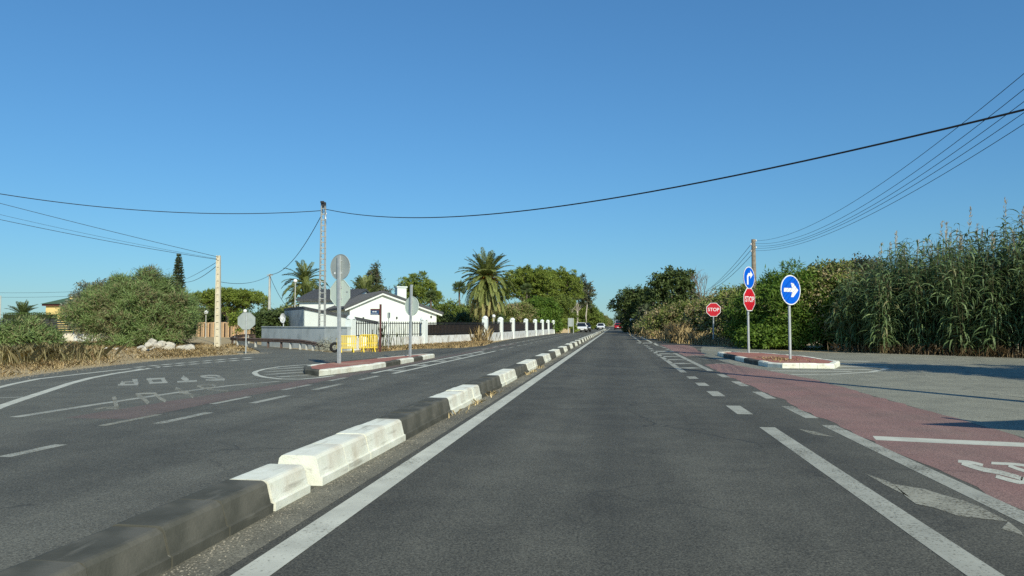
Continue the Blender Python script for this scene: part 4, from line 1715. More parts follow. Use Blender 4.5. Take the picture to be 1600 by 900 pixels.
# ================================================================== far info board, triangle sign, buildings
p = G(891, 520.8)
t = thing('info_board', 'tall grey panel on two posts seen from behind at the left roadside', 'sign board', (p[0], p[1], 0), .15)
hb = AY(894, 497, p[1])[2]
for s in (-.17, .28):
    mb = MB()
    mb.box((s * 1.6, 0, hb / 2), (.07, .07, hb))
    mb.build('post', M_galv, t)
mb = MB()
mb.box((0.05, -.06, hb - .58), (.62, .04, 1.16))
mb.build('panel', M_signback, t)
p = AY(1000, 512, 95)
t = thing('warning_sign', 'white triangular warning sign with red border before the white panel', 'road sign', (p[0], p[1], 0), 0)
post(t, 2.0, .07)
tri = lambda r: [(r * math.sin(2 * PI * k / 3), r * math.cos(2 * PI * k / 3)) for k in range(3)]
face('plate_back', tri(.52), -.05, 1.85, M_signred, t, .012)
face('plate_face', tri(.34), -.054, 1.85, M_signwhite, t, .003)
face('sub_plate', [(-.28, -.2), (.28, -.2), (.28, .2), (-.28, .2)], -.05, 1.2, M_signwhite, t, .012)
p = AY(992, 515, 100)
t = thing('billboard', 'plain white roadside panel standing in the weeds at right', 'panel', (p[0], p[1], 0), -.1)
h0, h1 = AY(992, 509, 100)[2], AY(992, 497.5, 100)[2]
mb = MB()
mb.box((0, 0, (h0 + h1) / 2), (1.3, .05, h1 - h0))
mb.build('board', M_signwhite, t)
for s in (-.5, .5):
    mb = MB()
    mb.box((s, .06, h1 / 2 - .05), (.07, .07, h1))
    mb.build('post', M_galv, t)
p = AY(1010, 520, 88)
t = thing('marker_pole', 'thin bare pole standing in the bushes right of the warning sign', 'post', (p[0], p[1], 0), 0)
mb = MB()
mb.tube([(0, 0, -.05), (0, 0, AY(1010, 486, 88)[2])], .05, 6)
mb.build('shaft', M_conc, t)
for i, (px, Y, wd, ht, m, lab, ang) in enumerate(((915, 225, 2.8, 2.2, M_yellowwall, 'small cream building at the left roadside behind the parked cars', 0), (943.5, 450, 4, 2.2, M_white, 'pale distant house with pointed roof beyond the oncoming car', 0), (973, 470, 5, 3.0, M_brick, 'distant reddish building at the end of the road', 0))):
    p = AY(px, 510, Y)
    t = thing('far_building', lab, 'building', (p[0], Y, 0), ang)
    mb = MB()
    mb.box((0, 0, ht / 2), (wd, 6, ht))
    w_ = mb.build('wall', m, t)
    mb = MB()
    if i != 1:
        mb.box((0, 0, ht + .12), (wd + .4, 6.4, .22))
    else:
        mb.add([(-wd / 2 - .3, -3.3, ht), (wd / 2 + .3, -3.3, ht), (wd / 2 + .3, 3.3, ht), (-wd / 2 - .3, 3.3, ht), (0, 0, ht + 3)], [(0, 1, 2, 3), (0, 1, 4), (1, 2, 4), (2, 3, 4), (3, 0, 4)])
    mb.build('roof', M_tile if i == 1 else m, t)
    for s in (-.25, .25):
        mb = MB()
        mb.box((wd * s, -3.02, ht * .55), (wd * .16, .1, ht * .35))
        f_ = mb.build('window', M_glass, t)
for k, (x0, x1, Y) in enumerate(((867, 889, 106),)):
    a, b = AY(x0, 518, Y - 3), AY(x1, 518, Y + 1)
    t = thing('stone_wall', 'low ochre stone wall under the clipped hedge past the white fence', 'wall')
    for i in range(9):
        mb = MB()
        wallbox(mb, a + (b - a) * i / 9, a + (b - a) * (i + .94) / 9, .4, -.05, .62 + random.uniform(-.04, .04))
        mb.build('stone', M_stone, t)


# ================================================================== cars
def car(label, cat, loc, rz, paint, L=4.1, W=1.76, Hh=1.48, van=False):
    t = thing('parked_car' if 'parked' in label else 'car', label, cat, (loc[0], loc[1], 0), rz)
    w_ = W / 2
    hood = .92
    # length stations from rear (-L/2) to front (+L/2): (y, zbottom, zbelt, half width)
    st = [(-L / 2, .42, .86, w_ * .86), (-L / 2 + .12, .28, .98, w_ * .95), (-L * .28, .22, .98, w_), (L * .1, .2, .96, w_), (L * .26, .22, .92, w_ * .99), (L / 2 - .25, .26, .76, w_ * .94), (L / 2, .36, .62, w_ * .80)]
    if van:
        st = [(y_, a, b + .12, c_) for y_, a, b, c_ in st]
    vs_, fs = [], []
    for y_, zb, zt, hw in st:
        for x, z in ((-hw * .9, zb), (-hw, zb + .15), (-hw, zt - .15), (-hw * .92, zt), (hw * .92, zt), (hw, zt - .15), (hw, zb + .15), (hw * .9, zb)):
            vs_.append((x, y_, z))
    for i in range(len(st) - 1):
        for k in range(8):
            k2 = (k + 1) % 8
            fs.append((i * 8 + k, i * 8 + k2, i * 8 + 8 + k2, i * 8 + 8 + k))
    fs += [tuple(range(8)), tuple(range(len(st) * 8 - 8, len(st) * 8))]
    mb = MB()
    mb.add(vs_, fs)
    mb.build('body', paint, t, bevel=.02, smooth=True)
    # cabin: glass house and roof
    cb = [(-L / 2 + .16, .97), (-L * .36 if not van else -L / 2 + .25, Hh - .05), (L * .06 if not van else L * .2, Hh - .03), (L * .24 if not van else L * .33, .95)]
    bw, tw = w_ * .90, w_ * .72 if not van else w_ * .86
    mb = MB()
    q = []
    for (y_, z), hw in zip(cb, (bw, tw, tw, bw)):
        q += [(-hw, y_, z), (hw, y_, z)]
    mb.add(q, [(0, 1, 3, 2), (2, 3, 5, 4), (4, 5, 7, 6), (0, 2, 4, 6), (1, 3, 5, 7), (0, 1, 7, 6)])
    mb.build('windows', M_glass, t)
    mb = MB()
    mb.add([(-tw * 1.03, cb[1][0] - .06, Hh - .04), (tw * 1.03, cb[1][0] - .06, Hh - .04), (tw * 1.03, cb[2][0] + .05, Hh - .02), (-tw * 1.03, cb[2][0] + .05, Hh - .02),
            (-tw * .8, cb[1][0] + .12, Hh + .03), (tw * .8, cb[1][0] + .12, Hh + .03), (tw * .8, cb[2][0] - .1, Hh + .04), (-tw * .8, cb[2][0] - .1, Hh + .04)],
           [(0, 1, 2, 3), (4, 5, 6, 7), (0, 1, 5, 4), (1, 2, 6, 5), (2, 3, 7, 6), (3, 0, 4, 7)])
    mb.build('roof', paint, t)
    for s in (-1, 1):
        for (ya, za), (yb, zb), hh_ in ((cb[0], cb[1], (bw, tw)), (cb[3], cb[2], (bw, tw))):
            mb = MB()
            mb.bar((s * hh_[0] * 1.0, ya, za - .03), (s * hh_[1] * 1.0, yb, zb), .09)
            mb.build('pillar', paint, t)
        for y_ in (-L * .31, L * .31):
            mb = MB()
            mb.tube([(s * (w_ - .2), y_, .31), (s * (w_ + .005), y_, .31)], .31, 18)
            wh = mb.build('wheel', M_rubber, t)
            mb = MB()
            mb.tube([(s * (w_ - .02), y_, .31), (s * (w_ + .012), y_, .31)], .19, 14)
            mb.build('rim', M_rim, wh)
        mb = MB()
        mb.box((s * w_ * .76, -L / 2 + .02, .82), (.26, .10, .2))
        mb.build('tail_light', M_tail, t, bevel=.02)
        mb = MB()
        mb.box((s * w_ * .66, L / 2 - .10, .66), (.34, .14, .13))
        mb.build('headlight', M_headl, t, bevel=.02)
        mb = MB()
        mb.box((s * (w_ + .06), L * .17, 1.0), (.14, .1, .12))
        mb.build('wing_mirror', paint, t, bevel=.02)
    for y_, m in ((-L / 2 - .01, M_plastic), (L / 2 - .02, M_plastic)):
        mb = MB()
        mb.box((0, y_, .40), (W * .8, .1, .16))
        mb.build('bumper', m, t, bevel=.02)
        mb = MB()
        mb.box((0, y_ + (-.06 if y_ < 0 else .06), .56 if y_ < 0 else .44), (.5, .02, .11))
        mb.build('number_plate', M_signwhite, t)
    return t


car('red hatchback driving ahead in the lane, seen from behind', 'car', (.55, 172), 0, car_paint('paint_red', (.42, .012, .02)))
car('light van driving ahead just beyond the red hatchback', 'van', (.75, 192), 0, car_paint('paint_silver', (.55, .60, .66)), 5.2, 1.95, 2.35, True)
car('white car coming towards us on the left lane', 'car', (-3.35, 165), PI, car_paint('paint_white', (.78, .80, .80)))
p = G(911, 519.3)
car('white parked car facing us at the left roadside', 'car', (p[0] - .4, 115), PI + .12, car_paint('paint_white', (.78, .80, .80)))
car('dark parked car tucked behind the white parked one at the left roadside', 'car', (p[0] - .1, 124), PI + .1, car_paint('paint_black', (.03, .035, .04)))
car('pale car far down the left lane behind the oncoming one', 'car', (-4.2, 225), PI, car_paint('paint_silver', (.55, .60, .66)))

# ================================================================== VEGETATION
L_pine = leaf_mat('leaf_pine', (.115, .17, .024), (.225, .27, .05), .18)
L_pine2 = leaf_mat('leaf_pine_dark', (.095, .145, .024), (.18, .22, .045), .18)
L_tam = leaf_mat('leaf_tamarisk', (.13, .205, .06), (.225, .29, .105), .16, dry=(.215, .195, .095), dryf=.44)
L_olive = leaf_mat('leaf_olive', (.12, .145, .095), (.20, .22, .16), .2)
L_green = leaf_mat('leaf_bright_green', (.085, .165, .02), (.165, .25, .04), .32)
L_bush = leaf_mat('leaf_bush', (.125, .17, .036), (.235, .265, .07), .18, dry=(.36, .29, .15), dryf=.50)
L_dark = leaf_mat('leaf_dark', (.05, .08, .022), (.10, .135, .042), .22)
L_darkgrey = leaf_mat('leaf_dark_grey', (.075, .10, .045), (.145, .17, .09), .22, dry=(.15, .12, .085), dryf=.40)
L_hedge = leaf_mat('leaf_hedge', (.15, .215, .025), (.25, .31, .05), .3)
L_reed = leaf_mat('leaf_reed', (.105, .17, .062), (.215, .29, .125), .3, rough=.42, dry=(.30, .27, .13), dryf=.12)
L_cane = leaf_mat('reed_cane', (.14, .135, .06), (.24, .21, .11), .05)
L_plume = leaf_mat('reed_plume', (.38, .33, .24), (.52, .46, .34), .3)
L_frond = leaf_mat('palm_frond', (.15, .19, .05), (.25, .275, .085), .22, rough=.5)
L_frondd = leaf_mat('palm_frond_dry', (.27, .26, .095), (.40, .35, .14), .2, rough=.6)
L_fan = leaf_mat('fan_palm_leaf', (.09, .135, .04), (.15, .19, .07), .2)
L_fruit = leaf_mat('date_fruit', (.52, .20, .03), (.62, .30, .05), .1)
L_drygrass = leaf_mat('dry_grass', (.76, .61, .33), (.58, .45, .23), .2, rough=.8)
L_brownweed = leaf_mat('brown_weed', (.50, .36, .20), (.68, .53, .28), .2, rough=.8)
L_greenweed = leaf_mat('green_weed', (.17, .22, .07), (.28, .31, .12), .35)
L_arauc = leaf_mat('leaf_araucaria', (.05, .075, .035), (.09, .115, .055), .2)


def B(px, Y):
    p = AY(px, 507, Y)
    return (p[0], Y, -.03)


def zat(py, Y):
    return AY(900, py, Y)[2]


# ---- left: big tamarisk and neighbours
TL = [(x, y, max(z, .85 + c * .8) if x < -.8 else z, a, b, c) for x, y, z, a, b, c in dome(6.9, 4.6, .5, 4.0, 1.2, 15, 3) + [(2.6, 0, 1.3, .95, 1.2, 1.1), (2.2, -.8, .8, 1.0, 1.0, .9), (-1.2, 0, 3.6, .5, .5, .5), (.5, .2, 3.9, .55, .5, .5), (1.6, 0, 3.4, .5, .5, .55), (-2.6, 0, 2.9, .5, .5, .5), (2.9, 0, 2.2, .5, .5, .5), (-3.2, -.3, 2.0, .5, .5, .45), (.6, -1.2, .8, 1.0, .9, .9)]]
tree('tamarisk_shrub', 'huge feathery green tamarisk shrub behind the white rubble on the left verge', 'shrub', B(212, 38),
     TL, L_tam, .14, .7,
     trunk_name='stem', crown_name='foliage', sub=(8, .46), per_m2=215, L=.26, W=.03, cs=.24, clump=40, out=.5, up=.5, rnd=1.0, inner=.4, bump=.18)
tree('olive_tree', 'silvery grey green tree leaning out on the left of the tamarisk shrub', 'tree', B(150, 46),
     [(-1.2, 0, 2.3, 1.1, 1.1, 1.2), (-.1, 0, 3.2, 1.2, 1.2, 1.0), (1.0, .3, 3.1, 1.3, 1.2, 1.1), (-.9, 0, 1.4, .9, .9, .9), (.8, 0, 1.9, 1.3, 1.2, 1.2)], L_olive, .16, 1.0, per_m2=190, L=.2, W=.075, cs=.25)
tree('tamarisk_shrub', 'smaller bushy green shrub at the left edge among tall dry weeds', 'shrub', B(38, 24.5),
     dome(2.7, 2.2, .3, 1.4, .5, 9, 5), L_tam, .05, .3, trunk_name='stem', crown_name='foliage', per_m2=620, L=.2, W=.032, cs=.2, clump=40, out=.55, up=.5, rnd=.9, inner=.4, bump=.2)
tree('roadside_shrub', 'shrub standing just off the left edge whose shade falls on the road', 'shrub', (-13.2, 9.3, -.03), dome(2.6, 2.0, .4, 2.0, .65, 6, 6), L_tam, .05, .4, trunk_name='stem', crown_name='foliage', per_m2=200, L=.25, W=.05, cs=.25)
tree('umbrella_pine', 'broad flat topped umbrella pine above the tan brick wall', 'tree', B(356, 84),
     [(x, y, 4.3 + .5 * math.cos(x * .45), 1.35, 1.5, .85) for x in (-3.4, -2.0, -.6, .8, 2.2, 3.2) for y in (-1.2, 1.0)] + [(0, 0, 3.6, 2.6, 2.0, .8)], L_pine, .28, 2.6, sub=(11, .36), per_m2=75, L=.26, W=.08, cs=.2, clump=26, out=.7, up=.6, inner=.6, bump=.12)
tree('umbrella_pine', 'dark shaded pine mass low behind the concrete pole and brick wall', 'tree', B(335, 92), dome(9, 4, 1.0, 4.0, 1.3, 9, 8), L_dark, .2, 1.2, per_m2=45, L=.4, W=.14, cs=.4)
# araucaria: whorled tiers
t = thing('araucaria_tree', 'tall narrow dark conifer with tiered branches behind the tamarisk', 'tree', B(277, 80), 0)
zt = zat(390, 80)
mb = MB()
mb.tube([(0, 0, -.1), (0, 0, zt * .6), (0, 0, zt)], [.2, .12, .03], 7)
mb.build('trunk', M_bark, t)
Vs = []
for k in range(22):
    f = k / 21
    z = 3.0 + (zt - 3.0) * f
    R = .95 * (1 - f) ** .75 + .08
    for j in range(9):
        a = j * 2 * PI / 9 + k * .4
        n = int(26 * (R + .15))
        s = RNG.random(n)
        P = np.stack([np.cos(a) * R * s, np.sin(a) * R * s, z + .25 * s * R + RNG.normal(size=n) * .04], 1)
        D = unit(np.stack([np.cos(a) + RNG.normal(size=n) * .6, np.sin(a) + RNG.normal(size=n) * .6, .3 + RNG.normal(size=n) * .5], 1))
        Vs.append(leaves(P, D, .3, .12))
quads_mesh('crown', np.concatenate(Vs), L_arauc, t)
# clipped hedge, far left palm
def hedge(name, label, a, b, th, z0, z1, mat, dens=120, L=.12, W=.06):
    a, b = np.array([a[0], a[1], 0.]), np.array([b[0], b[1], 0.])
    d = b - a
    ln = np.linalg.norm(d)
    d /= ln
    n_ = np.array([-d[1], d[0], 0])
    t = thing(name, label, 'hedge', (a[0], a[1], 0), 0)
    N = int((2 * (z1 - z0) * ln + ln * th + 2 * th * (z1 - z0)) * dens)
    u, v, zz = RNG.uniform(0, ln, N), RNG.uniform(-th / 2, th / 2, N), RNG.uniform(z0, z1, N)
    k = RNG.integers(0, 4, N)
    v = np.where(k == 0, -th / 2 + RNG.normal(size=N) * .05, np.where(k == 1, th / 2, v))
    zz = np.where(k == 2, z1 + RNG.normal(size=N) * .05, zz)
    u = np.where((k == 3) & (RNG.random(N) < .4), np.where(RNG.random(N) < .5, 0, ln), u)
    P = u[:, None] * d + v[:, None] * n_ + np.stack([0 * u, 0 * u, zz], 1)
    D = unit(RNG.normal(size=P.shape) + np.array([0, -.4, .3]))
    mb = MB()
    c = np.array([0., 0, 0])
    wallbox(mb, d * .05, d * (ln - .05), th * .8, -.05, z1 - .08)
    mb.build('inner_block', M_dark if False else pmat('hedge_core', (.03, .04, .015), .95), t)  # solid dark block filling the hedge inside its leaf shell
    quads_mesh('foliage', leaves(P, D, L * RNG.uniform(.6, 1.4, N), W), mat, t)


hedge('clipped_hedge', 'clipped dark green hedge before the yellow house', AY(10, 507, 62)[:2], AY(84, 507, 62)[:2], 1.2, .3, zat(488, 62), leaf_mat('leaf_hedge_dark', (.06, .10, .02), (.11, .16, .04), .2), 70)
hedge('clipped_hedge', 'bright green clipped hedge on the ochre stone wall past the fence', AY(867, 507, 104)[:2], AY(890, 507, 109)[:2], 1.6, .5, zat(500, 105), L_hedge, 60, .25, .12)


# ---- palms
def frond_mesh(name, e0, droop, ln, mat, nl=34, ll=.42, lw=.06, vsh=.35):
    K = 14
    p = np.zeros(3)
    pts_, dirs = [p], []
    for k in range(K):
        a = math.radians(e0) - math.radians(droop) * ((k + .5) / K) ** 1.2
        d = np.array([math.cos(a), 0, math.sin(a)])
        dirs.append(d)
        p = p + d * ln / K
        pts_.append(p)
    pts_ = np.array(pts_)
    Vs = []
    for j in range(nl):
        s = .12 + .86 * j / (nl - 1)
        i = min(K - 1, int(s * K))
        P = pts_[i] + dirs[i] * ln / K * (s * K - i)
        d = dirs[i]
        up = np.array([-d[2], 0, d[0]])
        l_ = ll * (math.sin(PI * min(1, s * 1.0)) ** .5 * .9 + .12) * random.uniform(.85, 1.1)
        for sd_ in (-1, 1):
            dd = unit((np.array([0, sd_, 0]) * .75 + d * .75 + up * vsh * random.uniform(.3, 1.0) - np.array([0, 0, .18]))[None])[0]
            n_ = unit(np.cross(dd, up)[None])[0]
            e = P + dd * l_
            m_ = P + dd * l_ * .45
            Vs.append([P, m_ + n_ * lw / 2, e - np.array([0, 0, .06]), m_ - n_ * lw / 2])
    # rachis as two crossed strips
    for i in range(K):
        w_ = .035 * (1 - i / K) + .008
        for n_ in (np.array([0, 1., 0]), np.array([-dirs[i][2], 0, dirs[i][0]])):
            Vs.append([pts_[i] - n_ * w_, pts_[i] + n_ * w_, pts_[i + 1] + n_ * w_ * .9, pts_[i + 1] - n_ * w_ * .9])
    o = quads_mesh(name, np.array(Vs), mat)
    me = o.data
    bpy.data.objects.remove(o)
    return me


def palm(label, base, zc, classes, trunk_r=.22, fruit=False, lean=0.0):
    t = thing('palm_tree', label, 'palm tree', base, random.uniform(0, 6))
    mb = MB()
    n = 12
    mb.tube([(0, 0, -.1 + (zc + .1) * k / n) for k in range(n + 1)], [trunk_r * (1.15 if k % 2 else 1.0) * (1.25 if k > n - 3 else 1) for k in range(n + 1)], 9)
    mb.build('trunk', M_bark, t)
    for e0, droop, ln, num, mt, ll in classes:
        meshes = [frond_mesh('frond', e0 + q, droop, ln, mt, ll=ll) for q in (-6, 6)]
        for k in range(num):
            o = link(bpy.data.objects.new('frond', meshes[k % 2]), t)
            o.location = (0, 0, zc - max(0, (30 - e0)) * .004)
            o.rotation_euler = (random.uniform(-.12, .12), random.uniform(-.08, .08), 2 * PI * (k + random.uniform(-.4, .4)) / num + e0)
            s = random.uniform(.86, 1.1)
            o.scale = (s, s, s)
    if fruit:
        for k in range(9):
            a = 2 * PI * k / 9
            c = np.array([.55 * math.cos(a), .55 * math.sin(a), zc + random.uniform(-.35, .25)])
            P = c + RNG.normal(size=(120, 3)) * np.array([.16, .16, .2])
            D = unit(RNG.normal(size=P.shape) + np.array([0, 0, -1.]))
            quads_mesh('fruit_bunch', leaves(P, D, .14, .07), L_fruit, t)['kind'] = 'stuff'
    return t


palm('large date palm with orange fruit and a skirt of hanging fronds behind the fence', B(761, 62), zat(437, 62),
     [(80, 25, 2.8, 14, L_frond, .42), (66, 45, 2.85, 18, L_frond, .45), (48, 70, 2.85, 22, L_frond, .45), (25, 85, 2.85, 24, L_frond, .45), (0, 78, 2.85, 20, L_frond, .40), (-25, 60, 2.9, 26, L_frond, .36), (-48, 38, 3.1, 30, L_frondd, .30), (-66, 22, 3.3, 22, L_frondd, .26)], .26, True)
palm('palm tree with green fronds rising behind the tiled rear roof left of the mast', B(474, 76), zat(438, 76),
     [(80, 30, 2.6, 8, L_frond, .55), (55, 60, 2.8, 12, L_frond, .6), (28, 75, 3.0, 12, L_frond, .6), (0, 70, 3.0, 12, L_frond, .55), (-30, 45, 2.8, 12, L_frond, .5)], .2)
palm('lower palm with upright fronds directly left of the lattice mast', B(480, 72), zat(470, 72),
     [(80, 25, 2.6, 9, L_frond, .5), (58, 50, 2.7, 12, L_frond, .55), (30, 70, 2.7, 12, L_frond, .55), (5, 60, 2.6, 10, L_frond, .5)], .2)
palm('palm with spiky upright fronds behind the left slope of the house roof', B(572, 78), zat(468, 78),
     [(82, 22, 2.9, 9, L_frond, .5), (62, 45, 2.9, 12, L_frond, .55), (36, 65, 2.8, 12, L_frond, .55), (8, 60, 2.6, 10, L_frond, .5)], .2)
palm('young palm at the far left above the clipped hedge', B(35, 88), zat(493, 88),
     [(82, 20, 2.2, 9, L_fan, .5), (58, 45, 2.4, 12, L_fan, .5), (28, 60, 2.4, 12, L_fan, .5), (5, 40, 2.2, 8, L_fan, .5)], .22)


def fan_palm(label, base, zc, r=.8, nl=26):
    t = thing('fan_palm', label, 'palm tree', base, 0)
    mb = MB()
    mb.tube([(0, 0, -.1), (0, 0, zc * .5), (0, 0, zc)], [.13, .10, .09], 7)
    mb.build('trunk', M_bark, t)
    Vs = []
    for k in range(15):
        a = 2 * PI * k / 15
        Vs.append([[.25, .02, 0], [.25 + .0, -.02, 0], [.25 + .62 * math.cos(a * .55 - 2.0 + .25 * 0) * 0 + .6 * math.cos((k - 7) * .24), .6 * math.sin((k - 7) * .24), -.12 * abs(k - 7) / 7], [.25 + .5 * math.cos((k - 7) * .24 + .1), .5 * math.sin((k - 7) * .24 + .1), -.05]])
    Vs.append([[0, .015, 0], [0, -.015, 0], [.3, -.015, .01], [.3, .015, .01]])
    o = quads_mesh('leaf', np.array(Vs), L_fan)
    me = o.data
    bpy.data.objects.remove(o)
    for k in range(nl):
        q = link(bpy.data.objects.new('leaf', me), t)
        q.location = (0, 0, zc)
        q.rotation_euler = (random.uniform(-.3, .3), -math.radians(80 - 130 * k / nl), k * 2.4)
        s = r * random.uniform(.9, 1.15)
        q.scale = (s, s, s)


fan_palm('slender fan palm with a small tuft left of the large date palm', B(717.5, 74), zat(448, 74), 1.0)
fan_palm('small fan palm in front of the round pine right of the chimney', B(673, 72), zat(460, 72), .8)
fan_palm('small fan palm rising before the broad pines right of the date palm', B(823, 101), zat(450, 101), 1.1)

# ---- pines and garden trees behind the house
tree('stone_pine', 'rounded stone pine behind the chimney of the white house', 'tree', B(651, 84),
     [(0, 0, 5.9, 1.9, 1.6, 1.45), (-1.1, 0, 5.3, 1.3, 1.3, 1.1), (1.2, 0, 5.2, 1.4, 1.3, 1.1), (2.2, 0, 4.4, .9, .9, .7), (-2.2, .2, 4.2, .85, .8, .6), (.3, 0, 4.4, 1.5, 1.2, .8)], L_pine, .22, 3.2, sub=(12, .36), per_m2=100, L=.25, W=.07, cs=.18, clump=26, up=.5, bump=.14)
tree('stone_pine', 'lower pine bush right of the chimney, behind the small fan palm', 'tree', B(668, 80), [(0, 0, 3.2, 1.3, 1.0, 1.0), (1.3, 0, 2.6, 1.0, 1.0, .9), (-1.2, 0, 2.5, 1.0, 1.0, 1.0)], L_pine2, .12, 1.6, per_m2=90, L=.28, W=.09)
tree('grey_conifer', 'tall grey green pointed tree behind the house left of the chimney', 'tree', B(580, 90),
     [(.4, 0, 8.4, .5, .5, .9), (.3, 0, 7.4, .8, .8, 1.0), (.2, 0, 6.3, 1.2, 1.0, 1.1), (.9, 0, 5.2, 1.5, 1.2, 1.1), (-1.0, 0, 6.3, 1.0, 1.0, 1.2), (-1.1, 0, 5.0, 1.2, 1.0, 1.2), (.9, 0, 4.2, 1.5, 1.0, 1.0)], L_darkgrey, .2, 3.2, per_m2=90, L=.34, W=.13, cs=.3, clump=18, bump=.25)
tree('green_shrub', 'small bright green shrub peeping over the house ridge', 'shrub', B(597, 80), [(0, 0, 3.4, .8, .8, .7), (.9, 0, 3.1, .7, .7, .6)], L_green, .08, 1.8, per_m2=90, L=.22, W=.09, trunk_name='stem', crown_name='foliage')
tree('dense_tree', 'dark olive tree mass behind the upper lattice mast between two palms', 'tree', B(512, 86), [(0, 0, 4.6, 1.3, 1.2, 1.5), (-.9, 0, 3.6, 1.2, 1, 1.3), (1, 0, 3.4, 1.2, 1, 1.2)], L_pine2, .15, 2.0, per_m2=70, L=.28, W=.1)
gp = 'garden trees behind the iron fence'
for px, Y, w_, top, sd_, m, lab in ((702, 72, 5.5, 468, 1, L_pine2, 'dark green garden tree right behind the house eave'), (735, 76, 4.5, 472, 2, L_bush, 'yellowish green garden tree left of the date palm trunk'), (790, 86, 5.0, 470, 4, L_bush, 'loose green tree directly right of the date palm skirt'),
                                   (688, 66, 2.6, 482, 7, L_dark, 'dark low bush at the right corner of the house'), (722, 66, 3.2, 488, 8, L_dark, 'low dark bush behind the fence below the slender fan palm'), (775, 72, 3.0, 490, 9, L_dark, 'low dark bush behind the pillars right of the date palm trunk')):
    zt = zat(top, Y)
    tree('garden_tree', lab, 'tree', B(px, Y), dome(w_, 3.2, .6, zt, w_ * .2, 8, sd_), m, .1, .8, group=gp, per_m2=80, L=.26, W=.1, cs=.28)
tree('pepper_tree', 'rounded bright green weeping tree between the pines and the pillars', 'tree', B(840, 100), dome(6.6, 5, .9, zat(459, 100), 1.35, 12, 12), L_green, .18, 1.3, per_m2=90, L=.34, W=.1, cs=.25, clump=34, out=.5, up=-.35, bump=.12)
tree('pepper_tree', 'dull green weeping tree at the left of the bright rounded one', 'tree', B(812, 90), dome(4.4, 3.5, .7, zat(466, 90), 1.0, 8, 13), L_bush, .12, 1.0, per_m2=90, L=.26, W=.07, up=-.3)
for px, w_, zt, sd_, lab, Y in ((829, 6.4, zat(418, 110), 3, 'broad rounded pine right of the date palm', 110), (864, 8.2, zat(421, 135), 4, 'second broad pine, right half of the wide pine crown', 135)):
    q_ = w_ / 5.2
    L = [(x, y, zt - 1.05 * q_ - .1 * x * x / q_, 1.2 * q_ * random.uniform(.85, 1.15), 1.3 * q_, 1.05 * q_ * random.uniform(.85, 1.2)) for x in (-w_ * .36, -w_ * .12, w_ * .12, w_ * .36) for y in (-.9, .9)] + [(x, 0, zt - (2.3 + .9 * j) * q_, 1.4 * q_, 1.4 * q_, .95 * q_) for x in (-w_ * .4, 0, w_ * .4) for j in (0, 1)]
    tree('stone_pine', lab, 'tree', B(px, Y), L, L_pine, .24, 3.6, sub=(11, .36), per_m2=60, L=.30, W=.1, cs=.2, clump=26, up=.5, bump=.15)
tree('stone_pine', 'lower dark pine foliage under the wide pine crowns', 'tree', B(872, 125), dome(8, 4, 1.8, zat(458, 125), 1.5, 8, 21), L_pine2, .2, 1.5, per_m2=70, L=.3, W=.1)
t = tree('eucalyptus_tree', 'greyish eucalyptus with pale forked trunk right of the pines', 'tree', B(902, 155),
         [(x * 1.5, y, z * 1.49, a * 1.5, b * 1.5, c * 1.5) for x, y, z, a, b, c in ((-.8, 0, 7.0, 1.0, 1.0, 1.0), (.5, 0, 6.7, 1.1, 1.0, 1.2), (1.6, 0, 5.5, 1.0, 1.0, 1.1), (.4, 0, 5.3, 1.3, 1.0, 1.1), (-1.1, 0, 5.4, 1.2, 1.0, 1.2), (1.3, 0, 4.1, .8, .8, .8), (-1.2, 0, 4.0, 1.1, .9, 1.0))], L_darkgrey, .24, 4.2, trunk_mat=M_barkpale, sub=(9, .36), per_m2=36, L=.45, W=.16, cs=.3, clump=20, up=-.1, bump=.25)
mb = MB()
mb.tube([(-2.8, -1.8, 0), (-1.8, -1.9, 2.4), (-.7, -2.1, 4.5), (.3, -2.1, 5.9)], [.2, .18, .14, .06], 6)
mb.tube([(-1.4, -2.0, 3.3), (-1.2, -2.1, 4.8), (-1.5, -2.1, 6.3)], [.12, .09, .05], 6)
mb.tube([(2.1, -1.2, 0), (1.9, -1.2, 3.0), (2.2, -.9, 5.7)], [.18, .15, .09], 6)
mb.build('bare_branch', M_barkpale, t)
# ivy and cypress left of the grey wall
tree('ivy_bush', 'dense ivy covered bush at the left end of the grey wall', 'shrub', B(424, 50), dome(2.6, 2.2, .5, zat(478, 50), .65, 9, 31), L_dark, .1, .6, per_m2=170, L=.2, W=.11, cs=.22, trunk_name='stem', crown_name='foliage')
tree('ivy_bush', 'green bush behind the satellite dish left of the outbuilding', 'shrub', B(448, 56), dome(2.2, 2, .6, zat(470, 56), .6, 7, 32), L_bush, .1, .8, per_m2=120, L=.2, W=.1, trunk_name='stem', crown_name='foliage')
for k, px in enumerate((411, 417)):
    Y = 66
    zt = zat(464 + k * 1, Y)
    tree('cypress_tree', ('left' if k == 0 else 'right') + ' of two slim pointed cypresses beside the slim pale pole', 'tree', B(px - 0 if k == 0 else px, Y),
         [(0, 0, zt * f, .5 * (1.15 - f), .5 * (1.15 - f), zt * .16) for f in (.2, .4, .6, .78, .92)], L_pine2, .08, zt * .3, per_m2=200, L=.2, W=.07, out=.4, up=.9, cs=.15)
tree('small_tree', 'little yellow green tree just left of the octagonal verge sign', 'tree', B(371, 58), [(0, 0, 1.9, .7, .7, .7), (.3, 0, 1.3, .7, .7, .7)], L_hedge, .06, .6, per_m2=120, L=.18, W=.09)
tree('dense_tree', 'dark tree mass behind the octagonal sign left of the cypresses', 'tree', B(396, 74), dome(5, 3, .8, zat(486, 74), .95, 8, 33), L_dark, .12, .8, per_m2=70, L=.28, W=.12)

